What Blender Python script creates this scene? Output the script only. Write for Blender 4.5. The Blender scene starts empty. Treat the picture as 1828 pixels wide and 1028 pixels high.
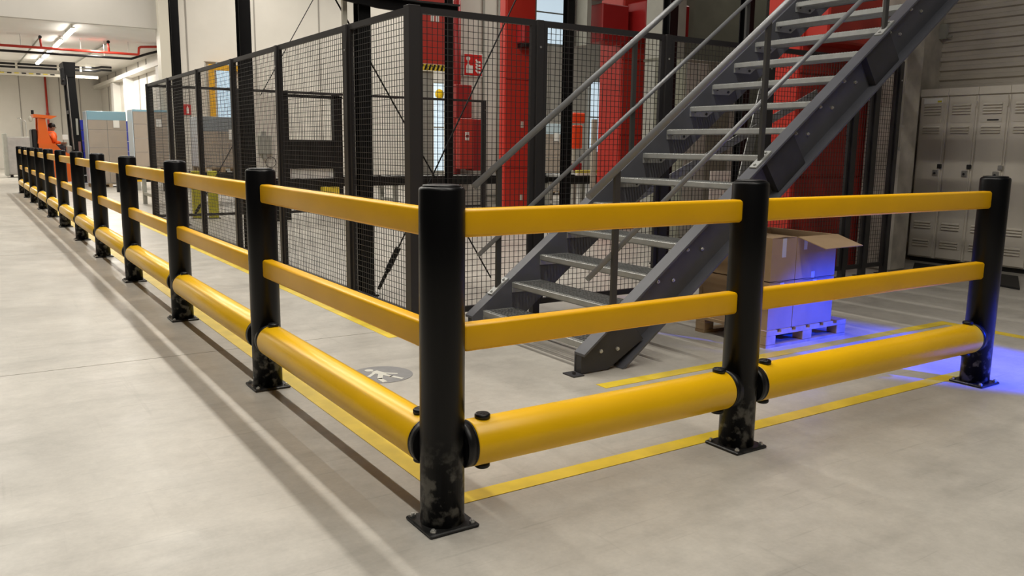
import bpy, math, random
from math import sin, cos, pi, radians, atan, sqrt
from mathutils import Vector, Matrix
random.seed(7)
SC = bpy.context.scene
COL = SC.collection

# ------------------------------------------------------------------ camera
cd = bpy.data.cameras.new('camera')
cam = bpy.data.objects.new('camera', cd)
COL.objects.link(cam)
yaw, pit, rol = 0.5819, -0.1664, 0.0125
Fv = Vector((sin(yaw)*cos(pit), cos(yaw)*cos(pit), sin(pit)))
rv = Vector((cos(yaw), -sin(yaw), 0))
uv = rv.cross(Fv)
Rv = rv*cos(rol) + uv*sin(rol)
Uv = -rv*sin(rol) + uv*cos(rol)
m3 = Matrix((Rv, Uv, -Fv)).transposed()
cam.matrix_world = Matrix.Translation((-1.35, -2.4878, 1.3319)) @ m3.to_4x4()
cd.sensor_width = 36.0
cd.lens = 36.0*1492.7/1828.0
cd.clip_end = 300
cd.clip_start = 0.05
SC.camera = cam

# ------------------------------------------------------------------ world, lights, exposure
SC.view_settings.view_transform = 'Standard'
SC.view_settings.look = 'None'
SC.view_settings.gamma = 1.0
SC.view_settings.use_curve_mapping = False
SC.view_settings.exposure = -0.42
w = bpy.data.worlds.new('hall_ambient')
SC.world = w
w.use_nodes = True
bg = w.node_tree.nodes['Background']
bg.inputs['Color'].default_value = (0.95, 0.97, 1.0, 1)
bg.inputs['Strength'].default_value = 0.02


def area(name, loc, sx, sy, power, color=(1, 0.945, 0.85), rot=(0, 0, 0)):
    l = bpy.data.lights.new(name, 'AREA')
    l.shape = 'RECTANGLE'
    l.size, l.size_y = sx, sy
    l.energy = power
    l.color = color
    o = bpy.data.objects.new(name, l)
    COL.objects.link(o)
    o.location = loc
    o.rotation_euler = rot
    return o


# continuous luminaire rows of the hall, running along the aisle
area('luminaire_row', (1.75, 9.8, 6.8), 0.14, 29, 1330)
area('luminaire_row', (-1.30, 9.8, 6.8), 0.14, 29, 1060)
area('luminaire_row', (11.5, 15.0, 7.2), 0.16, 16, 800)
area('luminaire_row', (6.6, 18.5, 7.2), 0.16, 9, 450)

# blue warning spot of an approaching lift truck
bl = bpy.data.lights.new('blue_safety_spot', 'SPOT')
bl.energy = 4600
bl.color = (0.0, 0.035, 1.0)
bl.spot_size = radians(25)
bl.spot_blend = 0.5
bl.shadow_soft_size = 0.05
blo = bpy.data.objects.new('blue_safety_spot', bl)
COL.objects.link(blo)
blo.location = (4.75, -2.7, 1.55)
blo.rotation_euler = (Vector((3.93, 0.48, 0.03)) - blo.location).to_track_quat('-Z', 'Y').to_euler()

# ------------------------------------------------------------------ materials
MATS = {}


def mat(name, col, rough=0.5, metal=0.0, spec=0.5, noise=0.0, nscale=6.0, bump=0.0, bscale=40.0, emit=None, estr=0.0, alpha=1.0, trans=0.0, coat=0.0):
    if name in MATS:
        return MATS[name]
    m = bpy.data.materials.new(name)
    m.use_nodes = True
    nt = m.node_tree
    b = nt.nodes['Principled BSDF']
    b.inputs['Base Color'].default_value = (*col, 1)
    b.inputs['Roughness'].default_value = rough
    b.inputs['Metallic'].default_value = metal
    b.inputs['Specular IOR Level'].default_value = spec
    b.inputs['Coat Weight'].default_value = coat
    if trans:
        b.inputs['Transmission Weight'].default_value = trans
    if alpha < 1:
        b.inputs['Alpha'].default_value = alpha
    if emit:
        b.inputs['Emission Color'].default_value = (*emit, 1)
        b.inputs['Emission Strength'].default_value = estr
    geo = nt.nodes.new('ShaderNodeNewGeometry')
    if noise:
        n = nt.nodes.new('ShaderNodeTexNoise')
        n.inputs['Scale'].default_value = nscale
        n.inputs['Detail'].default_value = 5
        nt.links.new(geo.outputs['Position'], n.inputs['Vector'])
        mr = nt.nodes.new('ShaderNodeMapRange')
        mr.inputs['From Min'].default_value = 0.3
        mr.inputs['From Max'].default_value = 0.7
        mr.inputs['To Min'].default_value = 1 - noise
        mr.inputs['To Max'].default_value = 1 + noise
        nt.links.new(n.outputs['Fac'], mr.inputs['Value'])
        mx = nt.nodes.new('ShaderNodeMix')
        mx.data_type = 'RGBA'
        mx.blend_type = 'MULTIPLY'
        mx.inputs['Factor'].default_value = 1
        mx.inputs['A'].default_value = (*col, 1)
        nt.links.new(mr.outputs['Result'], mx.inputs['B'])
        nt.links.new(mx.outputs['Result'], b.inputs['Base Color'])
    if bump:
        n = nt.nodes.new('ShaderNodeTexNoise')
        n.inputs['Scale'].default_value = bscale
        nt.links.new(geo.outputs['Position'], n.inputs['Vector'])
        bp = nt.nodes.new('ShaderNodeBump')
        bp.inputs['Strength'].default_value = bump
        bp.inputs['Distance'].default_value = 0.01
        nt.links.new(n.outputs['Fac'], bp.inputs['Height'])
        nt.links.new(bp.outputs['Normal'], b.inputs['Normal'])
    MATS[name] = m
    return m


def concrete_floor():
    m = bpy.data.materials.new('polished_concrete')
    m.use_nodes = True
    nt = m.node_tree
    b = nt.nodes['Principled BSDF']
    geo = nt.nodes.new('ShaderNodeNewGeometry')

    def noise(scale, detail, stretch=None, rot=0):
        src = geo.outputs['Position']
        if stretch:
            mp = nt.nodes.new('ShaderNodeMapping')
            mp.inputs['Scale'].default_value = stretch
            mp.inputs['Rotation'].default_value = (0, 0, rot)
            nt.links.new(src, mp.inputs['Vector'])
            src = mp.outputs['Vector']
        n = nt.nodes.new('ShaderNodeTexNoise')
        n.inputs['Scale'].default_value = scale
        n.inputs['Detail'].default_value = detail
        n.inputs['Roughness'].default_value = 0.6
        nt.links.new(src, n.inputs['Vector'])
        return n.outputs['Fac']

    def ramp(fac, a, bb, lo, hi):
        mr = nt.nodes.new('ShaderNodeMapRange')
        mr.inputs['From Min'].default_value = a
        mr.inputs['From Max'].default_value = bb
        mr.inputs['To Min'].default_value = lo
        mr.inputs['To Max'].default_value = hi
        nt.links.new(fac, mr.inputs['Value'])
        return mr.outputs['Result']

    def mul(a, bb):
        x = nt.nodes.new('ShaderNodeMath')
        x.operation = 'MULTIPLY'
        nt.links.new(a, x.inputs[0])
        nt.links.new(bb, x.inputs[1])
        return x.outputs[0]
    f = mul(ramp(noise(0.9, 6), 0.33, 0.68, 0.82, 1.08), ramp(noise(5.0, 6), 0.3, 0.7, 0.93, 1.06))
    f = mul(f, ramp(noise(2.2, 5, (0.35, 1.6, 1), 0.5), 0.52, 0.74, 1.0, 0.82))
    f = mul(f, ramp(noise(7.0, 3, (0.25, 5.0, 1), -0.6), 0.62, 0.72, 1.0, 0.86))
    f = mul(f, ramp(noise(16.0, 5), 0.34, 0.66, 0.95, 1.04))
    f = mul(f, ramp(noise(3.0, 4, (6.0, 0.22, 1), 0.35), 0.64, 0.72, 1.0, 0.91))
    f = mul(f, ramp(noise(60.0, 2), 0.3, 0.7, 0.96, 1.03))
    mx = nt.nodes.new('ShaderNodeMix')
    mx.data_type = 'RGBA'
    mx.blend_type = 'MULTIPLY'
    mx.inputs['Factor'].default_value = 1
    mx.inputs['A'].default_value = (0.50, 0.474, 0.425, 1)
    nt.links.new(f, mx.inputs['B'])
    nt.links.new(mx.outputs['Result'], b.inputs['Base Color'])
    nt.links.new(ramp(noise(3.0, 4), 0.3, 0.7, 0.30, 0.46), b.inputs['Roughness'])
    b.inputs['Specular IOR Level'].default_value = 0.27
    return m


def scuffed_black():
    m = bpy.data.materials.new('scuffed_black_polymer')
    m.use_nodes = True
    nt = m.node_tree
    b = nt.nodes['Principled BSDF']
    geo = nt.nodes.new('ShaderNodeNewGeometry')
    n = nt.nodes.new('ShaderNodeTexNoise')
    n.inputs['Scale'].default_value = 22
    n.inputs['Detail'].default_value = 4
    nt.links.new(geo.outputs['Position'], n.inputs['Vector'])
    sx = nt.nodes.new('ShaderNodeSeparateXYZ')
    nt.links.new(geo.outputs['Position'], sx.inputs['Vector'])
    h = nt.nodes.new('ShaderNodeMapRange')
    h.inputs['From Min'].default_value = 0.16
    h.inputs['From Max'].default_value = 0.34
    h.inputs['To Min'].default_value = 1
    h.inputs['To Max'].default_value = 0
    nt.links.new(sx.outputs['Z'], h.inputs['Value'])
    r = nt.nodes.new('ShaderNodeMapRange')
    r.inputs['From Min'].default_value = 0.50
    r.inputs['From Max'].default_value = 0.62
    nt.links.new(n.outputs['Fac'], r.inputs['Value'])
    mu = nt.nodes.new('ShaderNodeMath')
    mu.operation = 'MULTIPLY'
    nt.links.new(h.outputs['Result'], mu.inputs[0])
    nt.links.new(r.outputs['Result'], mu.inputs[1])
    mx = nt.nodes.new('ShaderNodeMix')
    mx.data_type = 'RGBA'
    mx.inputs['A'].default_value = (0.004, 0.004, 0.0045, 1)
    mx.inputs['B'].default_value = (0.15, 0.145, 0.13, 1)
    nt.links.new(mu.outputs[0], mx.inputs['Factor'])
    nt.links.new(mx.outputs['Result'], b.inputs['Base Color'])
    b.inputs['Roughness'].default_value = 0.34
    b.inputs['Specular IOR Level'].default_value = 0.22
    return m


FLOOR = concrete_floor()
PBLACK = scuffed_black()
BLACK = mat('black_polymer', (0.006, 0.006, 0.007), 0.4, spec=0.4)
RAILY = mat('yellow_polymer_rail', (0.93, 0.49, 0.001), 0.36, spec=0.45, noise=0.05, nscale=3)
TUBEY = mat('yellow_polymer_tube', (0.97, 0.565, 0.006), 0.33, spec=0.45, noise=0.04, nscale=3)
PAINTY = mat('yellow_floor_paint', (0.76, 0.56, 0.04), 0.45, noise=0.16, nscale=5)
STEELD = mat('dark_coated_steel', (0.030, 0.028, 0.029), 0.45, spec=0.4)
WIRE = mat('dark_wire', (0.028, 0.026, 0.025), 0.45)
STRB = mat('blue_grey_stair_steel', (0.088, 0.091, 0.106), 0.42, metal=0.0, noise=0.12, nscale=5)
STRD = mat('dark_stair_plate', (0.035, 0.035, 0.04), 0.45, noise=0.2, nscale=6)
GALV = mat('galvanised_steel', (0.42, 0.43, 0.42), 0.42, metal=0.35, noise=0.10, nscale=14)
GALVD = mat('grating_steel', (0.24, 0.245, 0.24), 0.5, metal=0.35, noise=0.15, nscale=20)
BOLT = mat('bolt_steel', (0.62, 0.62, 0.60), 0.3, metal=0.8)
COLB = mat('black_column_paint', (0.004, 0.004, 0.0045), 0.5, spec=0.2, noise=0.2)
RED = mat('red_machine_paint', (0.50, 0.030, 0.018), 0.4, noise=0.06, nscale=2)
REDD = mat('deep_red_paint', (0.34, 0.012, 0.012), 0.42, noise=0.05)
REDP = mat('red_pipe_paint', (0.46, 0.03, 0.015), 0.4)
ORANGE = mat('orange_truck_paint', (0.72, 0.13, 0.01), 0.38)
WHITE = mat('white_wall_panel', (0.66, 0.63, 0.57), 0.55, noise=0.04, nscale=1.2)
WHITEJ = mat('panel_joint', (0.30, 0.28, 0.25), 0.7)
CEIL = mat('white_ceiling', (0.72, 0.70, 0.66), 0.7, noise=0.04, nscale=0.8)
CONC = mat('stained_concrete', (0.46, 0.425, 0.365), 0.75, noise=0.35, nscale=3.0, bump=0.15, bscale=25)
CORR = mat('corrugated_sheet', (0.54, 0.50, 0.44), 0.45, metal=0.3, noise=0.2, nscale=1.5)
LOCK = mat('beige_locker_steel', (0.70, 0.65, 0.56), 0.45, noise=0.07, nscale=2.5)
LOCKD = mat('locker_slot_dark', (0.02, 0.02, 0.02), 0.6)
CARD = mat('cardboard', (0.37, 0.255, 0.15), 0.8, noise=0.08, nscale=5)
CARDI = mat('cardboard_inside', (0.33, 0.23, 0.13), 0.85)
TAPE = mat('clear_tape', (0.55, 0.55, 0.60), 0.25)
WOOD = mat('pallet_wood', (0.46, 0.33, 0.19), 0.75, noise=0.22, nscale=9)
GREYP = mat('grey_enclosure_panel', (0.34, 0.34, 0.30), 0.55, noise=0.06)
GREYD = mat('grey_green_panel', (0.17, 0.17, 0.13), 0.6, noise=0.12, nscale=3)
CONV = mat('conveyor_dark', (0.007, 0.007, 0.007), 0.5, spec=0.25)
SILV = mat('silver_sheet', (0.42, 0.41, 0.39), 0.4, metal=0.5, noise=0.1)
BLUE = mat('blue_plastic', (0.01, 0.02, 0.32), 0.4)
FILM = mat('stretch_film', (0.75, 0.85, 0.92), 0.15, alpha=0.22, spec=0.8)
FILMSHINE = mat('film_shine', (0.62, 0.72, 0.80), 0.2, spec=0.8)  # paler copy of the film, with its shine put into the colour
SHEET = mat('pale_blue_top_sheet', (0.16, 0.40, 0.52), 0.3)
PGREY = mat('grey_floor_paint', (0.235, 0.232, 0.235), 0.5, noise=0.08, nscale=20)
PWHITE = mat('white_floor_paint', (0.62, 0.61, 0.55), 0.5, noise=0.08, nscale=20)
SIGNR = mat('sign_red', (0.62, 0.008, 0.006), 0.4)
SIGNW = mat('sign_white', (0.85, 0.84, 0.80), 0.4)
RUBBER = mat('black_rubber', (0.006, 0.006, 0.006), 0.7)
JOINT = mat('dark_joint_filler', (0.13, 0.12, 0.105), 0.8)
LAMP = mat('lamp_diffuser', (0.9, 0.9, 0.9), 0.4, emit=(1, 0.97, 0.9), estr=22)
SKIN = mat('skin', (0.30, 0.16, 0.10), 0.55)
HAIR = mat('dark_hair', (0.01, 0.008, 0.007), 0.6)
VEST = mat('orange_hi_vis', (0.95, 0.13, 0.01), 0.6)
PANTS = mat('dark_trousers', (0.03, 0.03, 0.04), 0.8)
DAY = mat('daylit_pane', (0.6, 0.75, 0.85), 0.2, emit=(0.72, 0.88, 1.0), estr=0.9)
GREENL = mat('green_indicator', (0.0, 0.5, 0.1), 0.3, emit=(0.0, 1.0, 0.15), estr=6)
ORSH = mat('orange_red_panel', (0.95, 0.07, 0.01), 0.4)
CREAM = mat('cream_enamel', (0.55, 0.52, 0.44), 0.5)


# ------------------------------------------------------------------ mesh builder
class MB:
    def __init__(s, off=(0, 0, 0)):
        s.v, s.f, s.o = [], [], Vector(off)

    def add(s, vs, fs):
        k = len(s.v)
        s.v += [tuple(Vector(p) - s.o) for p in vs]
        s.f += [tuple(i + k for i in f) for f in fs]
        return s

    def box(s, x0, x1, y0, y1, z0, z1):
        return s.add([(x0, y0, z0), (x1, y0, z0), (x1, y1, z0), (x0, y1, z0), (x0, y0, z1), (x1, y0, z1), (x1, y1, z1), (x0, y1, z1)],
                     [(3, 2, 1, 0), (4, 5, 6, 7), (0, 1, 5, 4), (1, 2, 6, 5), (2, 3, 7, 6), (3, 0, 4, 7)])

    def bbox(s, x0, x1, y0, y1, z0, z1, b=0.01):
        """box with chamfered vertical and horizontal edges"""
        pts = []
        for (xa, xb, ya, yb, z) in ((x0+b, x1-b, y0+b, y1-b, z0), (x0, x1, y0, y1, z0+b), (x0, x1, y0, y1, z1-b), (x0+b, x1-b, y0+b, y1-b, z1)):
            c = b if z in (z0+b, z1-b) else b*0.6
            pts.append([(xa+c, ya, z), (xb-c, ya, z), (xb, ya+c, z), (xb, yb-c, z), (xb-c, yb, z), (xa+c, yb, z), (xa, yb-c, z), (xa, ya+c, z)])
        vs = [p for r in pts for p in r]
        fs = [tuple(range(7, -1, -1)), tuple(range(24, 32))]
        for k in range(3):
            for i in range(8):
                j = (i+1) % 8
                fs.append((k*8+i, k*8+j, k*8+8+j, k*8+8+i))
        return s.add(vs, fs)

    def cyl(s, p0, p1, r0, n=10, r1=None, caps=True):
        p0, p1 = Vector(p0), Vector(p1)
        r1 = r0 if r1 is None else r1
        d = (p1-p0).normalized()
        a = d.orthogonal().normalized()
        b = d.cross(a)
        vs = [p0 + (a*cos(2*pi*i/n) + b*sin(2*pi*i/n))*r0 for i in range(n)] + [p1 + (a*cos(2*pi*i/n) + b*sin(2*pi*i/n))*r1 for i in range(n)]
        fs = [(i, (i+1) % n, n+(i+1) % n, n+i) for i in range(n)]
        if caps:
            fs += [tuple(range(n-1, -1, -1)), tuple(range(n, 2*n))]
        return s.add(vs, fs)

    def lathe(s, prof, c=(0, 0, 0), n=32):
        vs, fs = [], []
        for r, z in prof:
            vs += [(c[0]+r*cos(2*pi*i/n), c[1]+r*sin(2*pi*i/n), c[2]+z) for i in range(n)]
        for k in range(len(prof)-1):
            for i in range(n):
                j = (i+1) % n
                fs.append((k*n+i, k*n+j, k*n+n+j, k*n+n+i))
        fs.append(tuple(range(n-1, -1, -1)))
        fs.append(tuple(range((len(prof)-1)*n, len(prof)*n)))
        return s.add(vs, fs)

    def prism(s, poly, axis, a, b):
        """extrude a 2D polygon along an axis: 'y' -> poly is (x,z); 'x' -> (y,z); 'z' -> (x,y)"""
        def P(q, t):
            return {'y': (q[0], t, q[1]), 'x': (t, q[0], q[1]), 'z': (q[0], q[1], t)}[axis]
        n = len(poly)
        vs = [P(q, a) for q in poly] + [P(q, b) for q in poly]
        fs = [(i, (i+1) % n, n+(i+1) % n, n+i) for i in range(n)] + [tuple(range(n-1, -1, -1)), tuple(range(n, 2*n))]
        return s.add(vs, fs)

    def tube(s, path, r, n=10):
        path = [Vector(p) for p in path]
        rings = []
        prev = None
        for i, p in enumerate(path):
            if i == 0:
                d = path[1]-p
            elif i == len(path)-1:
                d = p-path[-2]
            else:
                d = (path[i+1]-p).normalized() + (p-path[i-1]).normalized()
            d.normalize()
            a = d.orthogonal().normalized() if prev is None else (prev - d*prev.dot(d)).normalized()
            prev = a
            b = d.cross(a)
            rings.append([p + (a*cos(2*pi*k/n)+b*sin(2*pi*k/n))*r for k in range(n)])
        vs = [p for q in rings for p in q]
        fs = [(i*n+k, i*n+(k+1) % n, (i+1)*n+(k+1) % n, (i+1)*n+k) for i in range(len(rings)-1) for k in range(n)]
        fs += [tuple(range(n-1, -1, -1)), tuple(range((len(rings)-1)*n, len(rings)*n))]
        return s.add(vs, fs)

    def ball(s, c, r, n=10, sc=(1, 1, 1)):
        m = n//2+1
        vs = [(c[0], c[1], c[2]-r*sc[2])]
        for j in range(1, m):
            t = -pi/2 + pi*j/m
            vs += [(c[0]+r*sc[0]*cos(t)*cos(2*pi*i/n), c[1]+r*sc[1]*cos(t)*sin(2*pi*i/n), c[2]+r*sc[2]*sin(t)) for i in range(n)]
        vs.append((c[0], c[1], c[2]+r*sc[2]))
        L = len(vs)-1
        fs = [(0, 1+(i+1) % n, 1+i) for i in range(n)]
        for j in range(m-2):
            fs += [(1+j*n+i, 1+j*n+(i+1) % n, 1+(j+1)*n+(i+1) % n, 1+(j+1)*n+i) for i in range(n)]
        fs += [(L, 1+(m-2)*n+i, 1+(m-2)*n+(i+1) % n) for i in range(n)]
        return s.add(vs, fs)

    def mesh(s, name, m, smooth=False):
        me = bpy.data.meshes.new(name)
        me.from_pydata(s.v, [], s.f)
        me.materials.append(m)
        if smooth:
            me.polygons.foreach_set('use_smooth', [len(p.vertices) <= 4 for p in me.polygons])
        me.update()
        return me


def obj(name, me, parent=None, loc=(0, 0, 0), rot=(0, 0, 0), kind=None, label=None):
    o = bpy.data.objects.new(name, me)
    COL.objects.link(o)
    o.parent = parent
    o.location = loc
    o.rotation_euler = rot
    if kind:
        o['kind'] = kind
    if label:
        o['label'] = label
    return o


def thing(name, label, cat, loc=(0, 0, 0), rz=0.0, group=None):
    o = bpy.data.objects.new(name, None)
    o.empty_display_size = 0.1
    COL.objects.link(o)
    o.location = loc
    o.rotation_euler = (0, 0, rz)
    o['label'] = label
    o['category'] = cat
    if group:
        o['group'] = group
    return o


def tag(o, label, cat, group=None):
    o['label'] = label
    o['category'] = cat
    if group:
        o['group'] = group
    return o


def part(name, mb, m, parent, smooth=False, **k):
    """mesh given in world coordinates, parented to a thing that stands unrotated"""
    p = parent
    o = Vector((0, 0, 0))
    while p is not None:
        o += Vector(p.location)
        p = p.parent
    mb.v = [tuple(Vector(q) - o) for q in mb.v]
    return obj(name, mb.mesh(name, m, smooth), parent, **k)


def struct(name, mb, m, parent=None):
    return obj(name, mb.mesh(name, m), parent, kind=None if parent else 'structure')


ORD = ['first', 'second', 'third', 'fourth', 'fifth', 'sixth', 'seventh', 'eighth', 'ninth', 'tenth', 'eleventh', 'twelfth']

# ================================================================== SETTING
fl = struct('floor', MB().box(-14, 30, -9, 60, -0.12, -0.03), JOINT)
xs = [-14, -7.2, 9.8, 30]
ys = [-9, -3.0, 3.0, 9.0, 15.0, 21.0, 27.0, 36.0, 60.0]
for i in range(3):
    for j in range(8):
        g = 0.004
        obj('slab', MB().box(xs[i]+g, xs[i+1]-g, ys[j]+g, ys[j+1]-g, -0.03, 0.0).mesh('slab', FLOOR), fl)

ZC = 4.57
# low bay at the far end: ceiling, fascia above its opening, end wall, side wall
struct('ceiling', MB().box(-12, 5.4, 24.2, 46.2, ZC, ZC+0.2), CEIL)
struct('wall_fascia', MB().box(-14, 3.85, 24.0, 24.2, ZC, 9.0), mat('grey_fascia_panel', (0.43, 0.41, 0.375), 0.6, noise=0.04, nscale=1.0))
wf = struct('wall_far', MB().box(-12, 5.4, 46.0, 46.3, 0, ZC), WHITE)
for x in (-1.5, 1.45, 3.2, 4.1):
    obj('panel_joint', MB().box(x-0.02, x+0.02, 45.985, 46.0, 0, ZC).mesh('panel_joint', WHITEJ), wf)
ws = struct('wall_side', MB().box(5.1, 5.4, 24.2, 46.0, 0, ZC), WHITE)
for y in (26.2, 28.4, 31, 33.5, 35.2, 38, 41, 43.5):
    obj('panel_joint', MB().box(5.085, 5.1, y-0.11, y+0.11, 0, ZC).mesh('panel_joint', WHITEJ), ws)
for y, d in ((29.5, 0.3), (36.5, 0.3), (40.0, 0.3)):
    obj('pilaster', MB().box(5.1-d, 5.1, y, y+0.7, 0, ZC-0.56).mesh('pilaster', CEIL), ws)
obj('ledge', MB().box(4.75, 5.1, 24.3, 46.0, ZC-0.55, ZC-0.38).mesh('ledge', WHITE), ws)
struct('trim_1', MB().box(3.75, 4.2, 23.7, 24.2, 0, 9.0), CREAM)
# back wall of the hall with an opening for the conveyor portal
wb = struct('wall_back', MB().box(4.2, 5.0, 24.0, 24.25, 0, 9.0).box(5.85, 30, 24.0, 24.25, 0, 9.0).box(5.0, 5.85, 24.0, 24.25, 3.75, 9.0).box(5.0, 5.85, 24.0, 24.25, 0, 0.5), WHITE)
for x in (4.55, 6.55, 8.6, 11.6, 13.6, 15.6, 17.6):
    obj('panel_joint', MB().box(x-0.02, x+0.02, 23.985, 24.0, 0, 9.0).mesh('panel_joint', WHITEJ), wb)
# daylit hall beyond the openings
struct('wall_beyond', MB().box(5.5, 24, 33.0, 33.2, 0, 9), WHITE)
struct('window_1', MB().box(6.6, 8.6, 32.9, 32.98, 2.4, 4.6), DAY)
struct('window_2', MB().box(12.45, 13.15, 23.93, 23.99, 0.5, 3.5), DAY)
struct('window_3', MB().box(16.95, 18.3, 23.93, 23.99, 5.2, 7.4), DAY)
struct('window_4', MB().box(19.6, 20.7, 23.93, 23.99, 1.2, 3.9), DAY)
for o, (x0, x1, y, z0, z1) in (('window_1', (6.6, 8.6, 32.88, 2.4, 4.6)), ('window_2', (12.45, 13.15, 23.91, 0.5, 3.5)), ('window_3', (16.95, 18.3, 23.91, 5.2, 7.4)), ('window_4', (19.6, 20.7, 23.91, 1.2, 3.9))):
    p = bpy.data.objects[o]
    e = 0.05
    obj('window_frame', MB().box(x0-e, x1+e, y, y+0.05, z1, z1+e).box(x0-e, x1+e, y, y+0.05, z0-e, z0).box(x0-e, x0, y, y+0.05, z0, z1).box(x1, x1+e, y, y+0.05, z0, z1).mesh('window_frame', GREYP), p)
    obj('mullion', MB().box(x0, x1, y+0.005, y+0.03, (z0+z1)/2-0.025, (z0+z1)/2+0.025).mesh('mullion', GREYP), p)
# partition with the fire point
pw = struct('wall_partition', MB().box(8.06, 9.7, 14.5, 14.75, 0, 6.5), WHITE)
for x in (8.95, 9.36):
    obj('panel_joint', MB().box(x-0.03, x+0.03, 14.47, 14.5, 0, 6.5).mesh('panel_joint', GREYP), pw)
# right side: corrugated wall, return wall and pier
wv = []
wfc = []
n = 0
zz = 0.0
rows = []
while zz < 5.2:
    for dz, dx in ((0.0, 0.0), (0.03, 0.0), (0.042, 0.03), (0.085, 0.03), (0.097, 0.0)):
        rows.append((zz+dz, dx))
    zz += 0.115
mbw = MB()
for z, dx in rows:
    wv += [(9.05-dx, -6.0, z), (9.05-dx, 3.6, z)]
for k in range(len(rows)-1):
    wfc.append((2*k, 2*k+2, 2*k+3, 2*k+1))
mbw.add(wv, wfc)
mbw.box(9.06, 9.2, -6.0, 3.6, 0, 5.4)
struct('wall_right', mbw, CORR)
struct('wall_return', MB().box(7.75, 9.05, 3.60, 3.85, 0, 5.4), CONC)
struct('trim_2', MB().bbox(7.36, 7.68, 3.0, 3.45, 0, 5.4, 0.02), CONC)
struct('wall_enclosure', MB().box(8.95, 12.0, 8.95, 9.1, 0, 5.5).box(9.6, 9.9, 8.8, 8.95, 0, 5.5), GREYD)

# ================================================================== FLOOR MARKINGS


def strip(name, x0, x1, y0, y1, m, label, cat='floor line', group=None):
    return tag(obj(name, MB((0, 0, 0)).box(x0, x1, y0, y1, 0.0003, 0.0022).mesh(name, m)), label, cat, group)


strip('floor_line', 0.105, 3.80, 0.10, 0.19, PAINTY, 'yellow painted line on the floor along the short barrier')
strip('floor_line', 0.105, 0.195, 0.19, 24.0, PAINTY, 'yellow painted line on the floor along the long barrier')
strip('floor_line', 1.085, 1.19, 2.78, 13.0, PAINTY, 'yellow painted line on the floor along the foot of the mesh fence')
strip('floor_line', 1.60, 5.05, 1.02, 1.11, PAINTY, 'yellow painted line passing the stair foot and the carton pallet')
strip('floor_line', 5.05, 5.15, -6.0, 1.11, PAINTY, 'yellow painted line at right edge beyond the blue lit post')

pc = thing('floor_pictogram', 'round grey floor marking with white walking figure behind the long barrier', 'floor marking', (0.64, 1.93, 0))
n = 40
part('disc', MB().prism([(0.64+0.185*cos(2*pi*i/n), 1.93+0.185*sin(2*pi*i/n)) for i in range(n)], 'z', 0.0003, 0.002), PGREY, pc)


def stroke(mb, pts, wd, z0, z1):
    for a, b in zip(pts[:-1], pts[1:]):
        a, b = Vector(a), Vector(b)
        d = (b-a).normalized()*wd*0.5
        q = Vector((-d.y, d.x))
        d *= 0.5
        mb.prism([tuple(a-d-q), tuple(b+d-q), tuple(b+d+q), tuple(a-d+q)], 'z', z0, z1)


fg = MB()
stroke(fg, [(0.555, 1.915), (0.625, 1.985)], 0.022, 0.0015, 0.0032)
stroke(fg, [(0.632, 2.0), (0.652, 1.93)], 0.05, 0.0015, 0.0033)
stroke(fg, [(0.655, 1.955), (0.723, 1.896)], 0.022, 0.0015, 0.0031)
stroke(fg, [(0.648, 1.925), (0.672, 1.86), (0.706, 1.786)], 0.024, 0.0015, 0.0034)
stroke(fg, [(0.640, 1.936), (0.592, 1.845), (0.590, 1.774)], 0.03, 0.0015, 0.0035)
part('walking_figure', fg, PWHITE, pc)
part('head', MB().prism([(0.612+0.026*cos(2*pi*i/16), 2.045+0.026*sin(2*pi*i/16)) for i in range(16)], 'z', 0.0015, 0.0032), PWHITE, pc)

# ================================================================== BARRIER
PR = 0.079
post_me = MB().lathe([(PR, 0.012), (PR, 1.188), (PR-0.004, 1.197), (PR-0.011, 1.200)], n=48).mesh('post_body', PBLACK, True)
capm = MB().lathe([(PR-0.013, 1.1995), (PR-0.015, 1.2055), (PR-0.03, 1.2075)], n=40).mesh('post_cap', BLACK, True)
plate_me = MB().bbox(-0.098, 0.098, -0.098, 0.098, 0.0, 0.014, 0.004).mesh('base_plate', mat('worn_black_steel', (0.03, 0.03, 0.03), 0.35, metal=0.5, noise=0.6, nscale=30))
bolt_me = MB().cyl((0, 0, 0.013), (0, 0, 0.022), 0.011, 6).cyl((0, 0, 0.022), (0, 0, 0.027), 0.0065, 8).mesh('bolt', BOLT)
LY = [0, 2.033, 4.158, 6.277, 8.36, 10.38, 12.515, 14.61, 16.70, 18.80, 20.85, 22.85]
RX = [0, 1.5215, 3.5525]


def barrier_post(x, y, label):
    t = thing('barrier_post', label, 'post', (x, y, 0), group='black barrier posts')
    obj('post_body', post_me, t)
    obj('post_cap', capm, t)
    bp = obj('base_plate', plate_me, t)
    for sx in (-1, 1):
        for sy in (-1, 1):
            obj('bolt', bolt_me, bp, (sx*0.078, sy*0.078, 0))
    return t


barrier_post(0, 0, 'nearest black barrier post, at the corner where both barriers meet')
for i, y in enumerate(LY[1:]):
    barrier_post(0, y, '%s black post of the long barrier, counted from the corner post' % ORD[i] if i < 10 else 'last and farthest black post of the long barrier')
barrier_post(RX[1], 0, 'black barrier post in front of the carton pallet, middle of the short barrier')
barrier_post(RX[2], 0, 'black barrier post lit blue, at right end of the short barrier')


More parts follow.
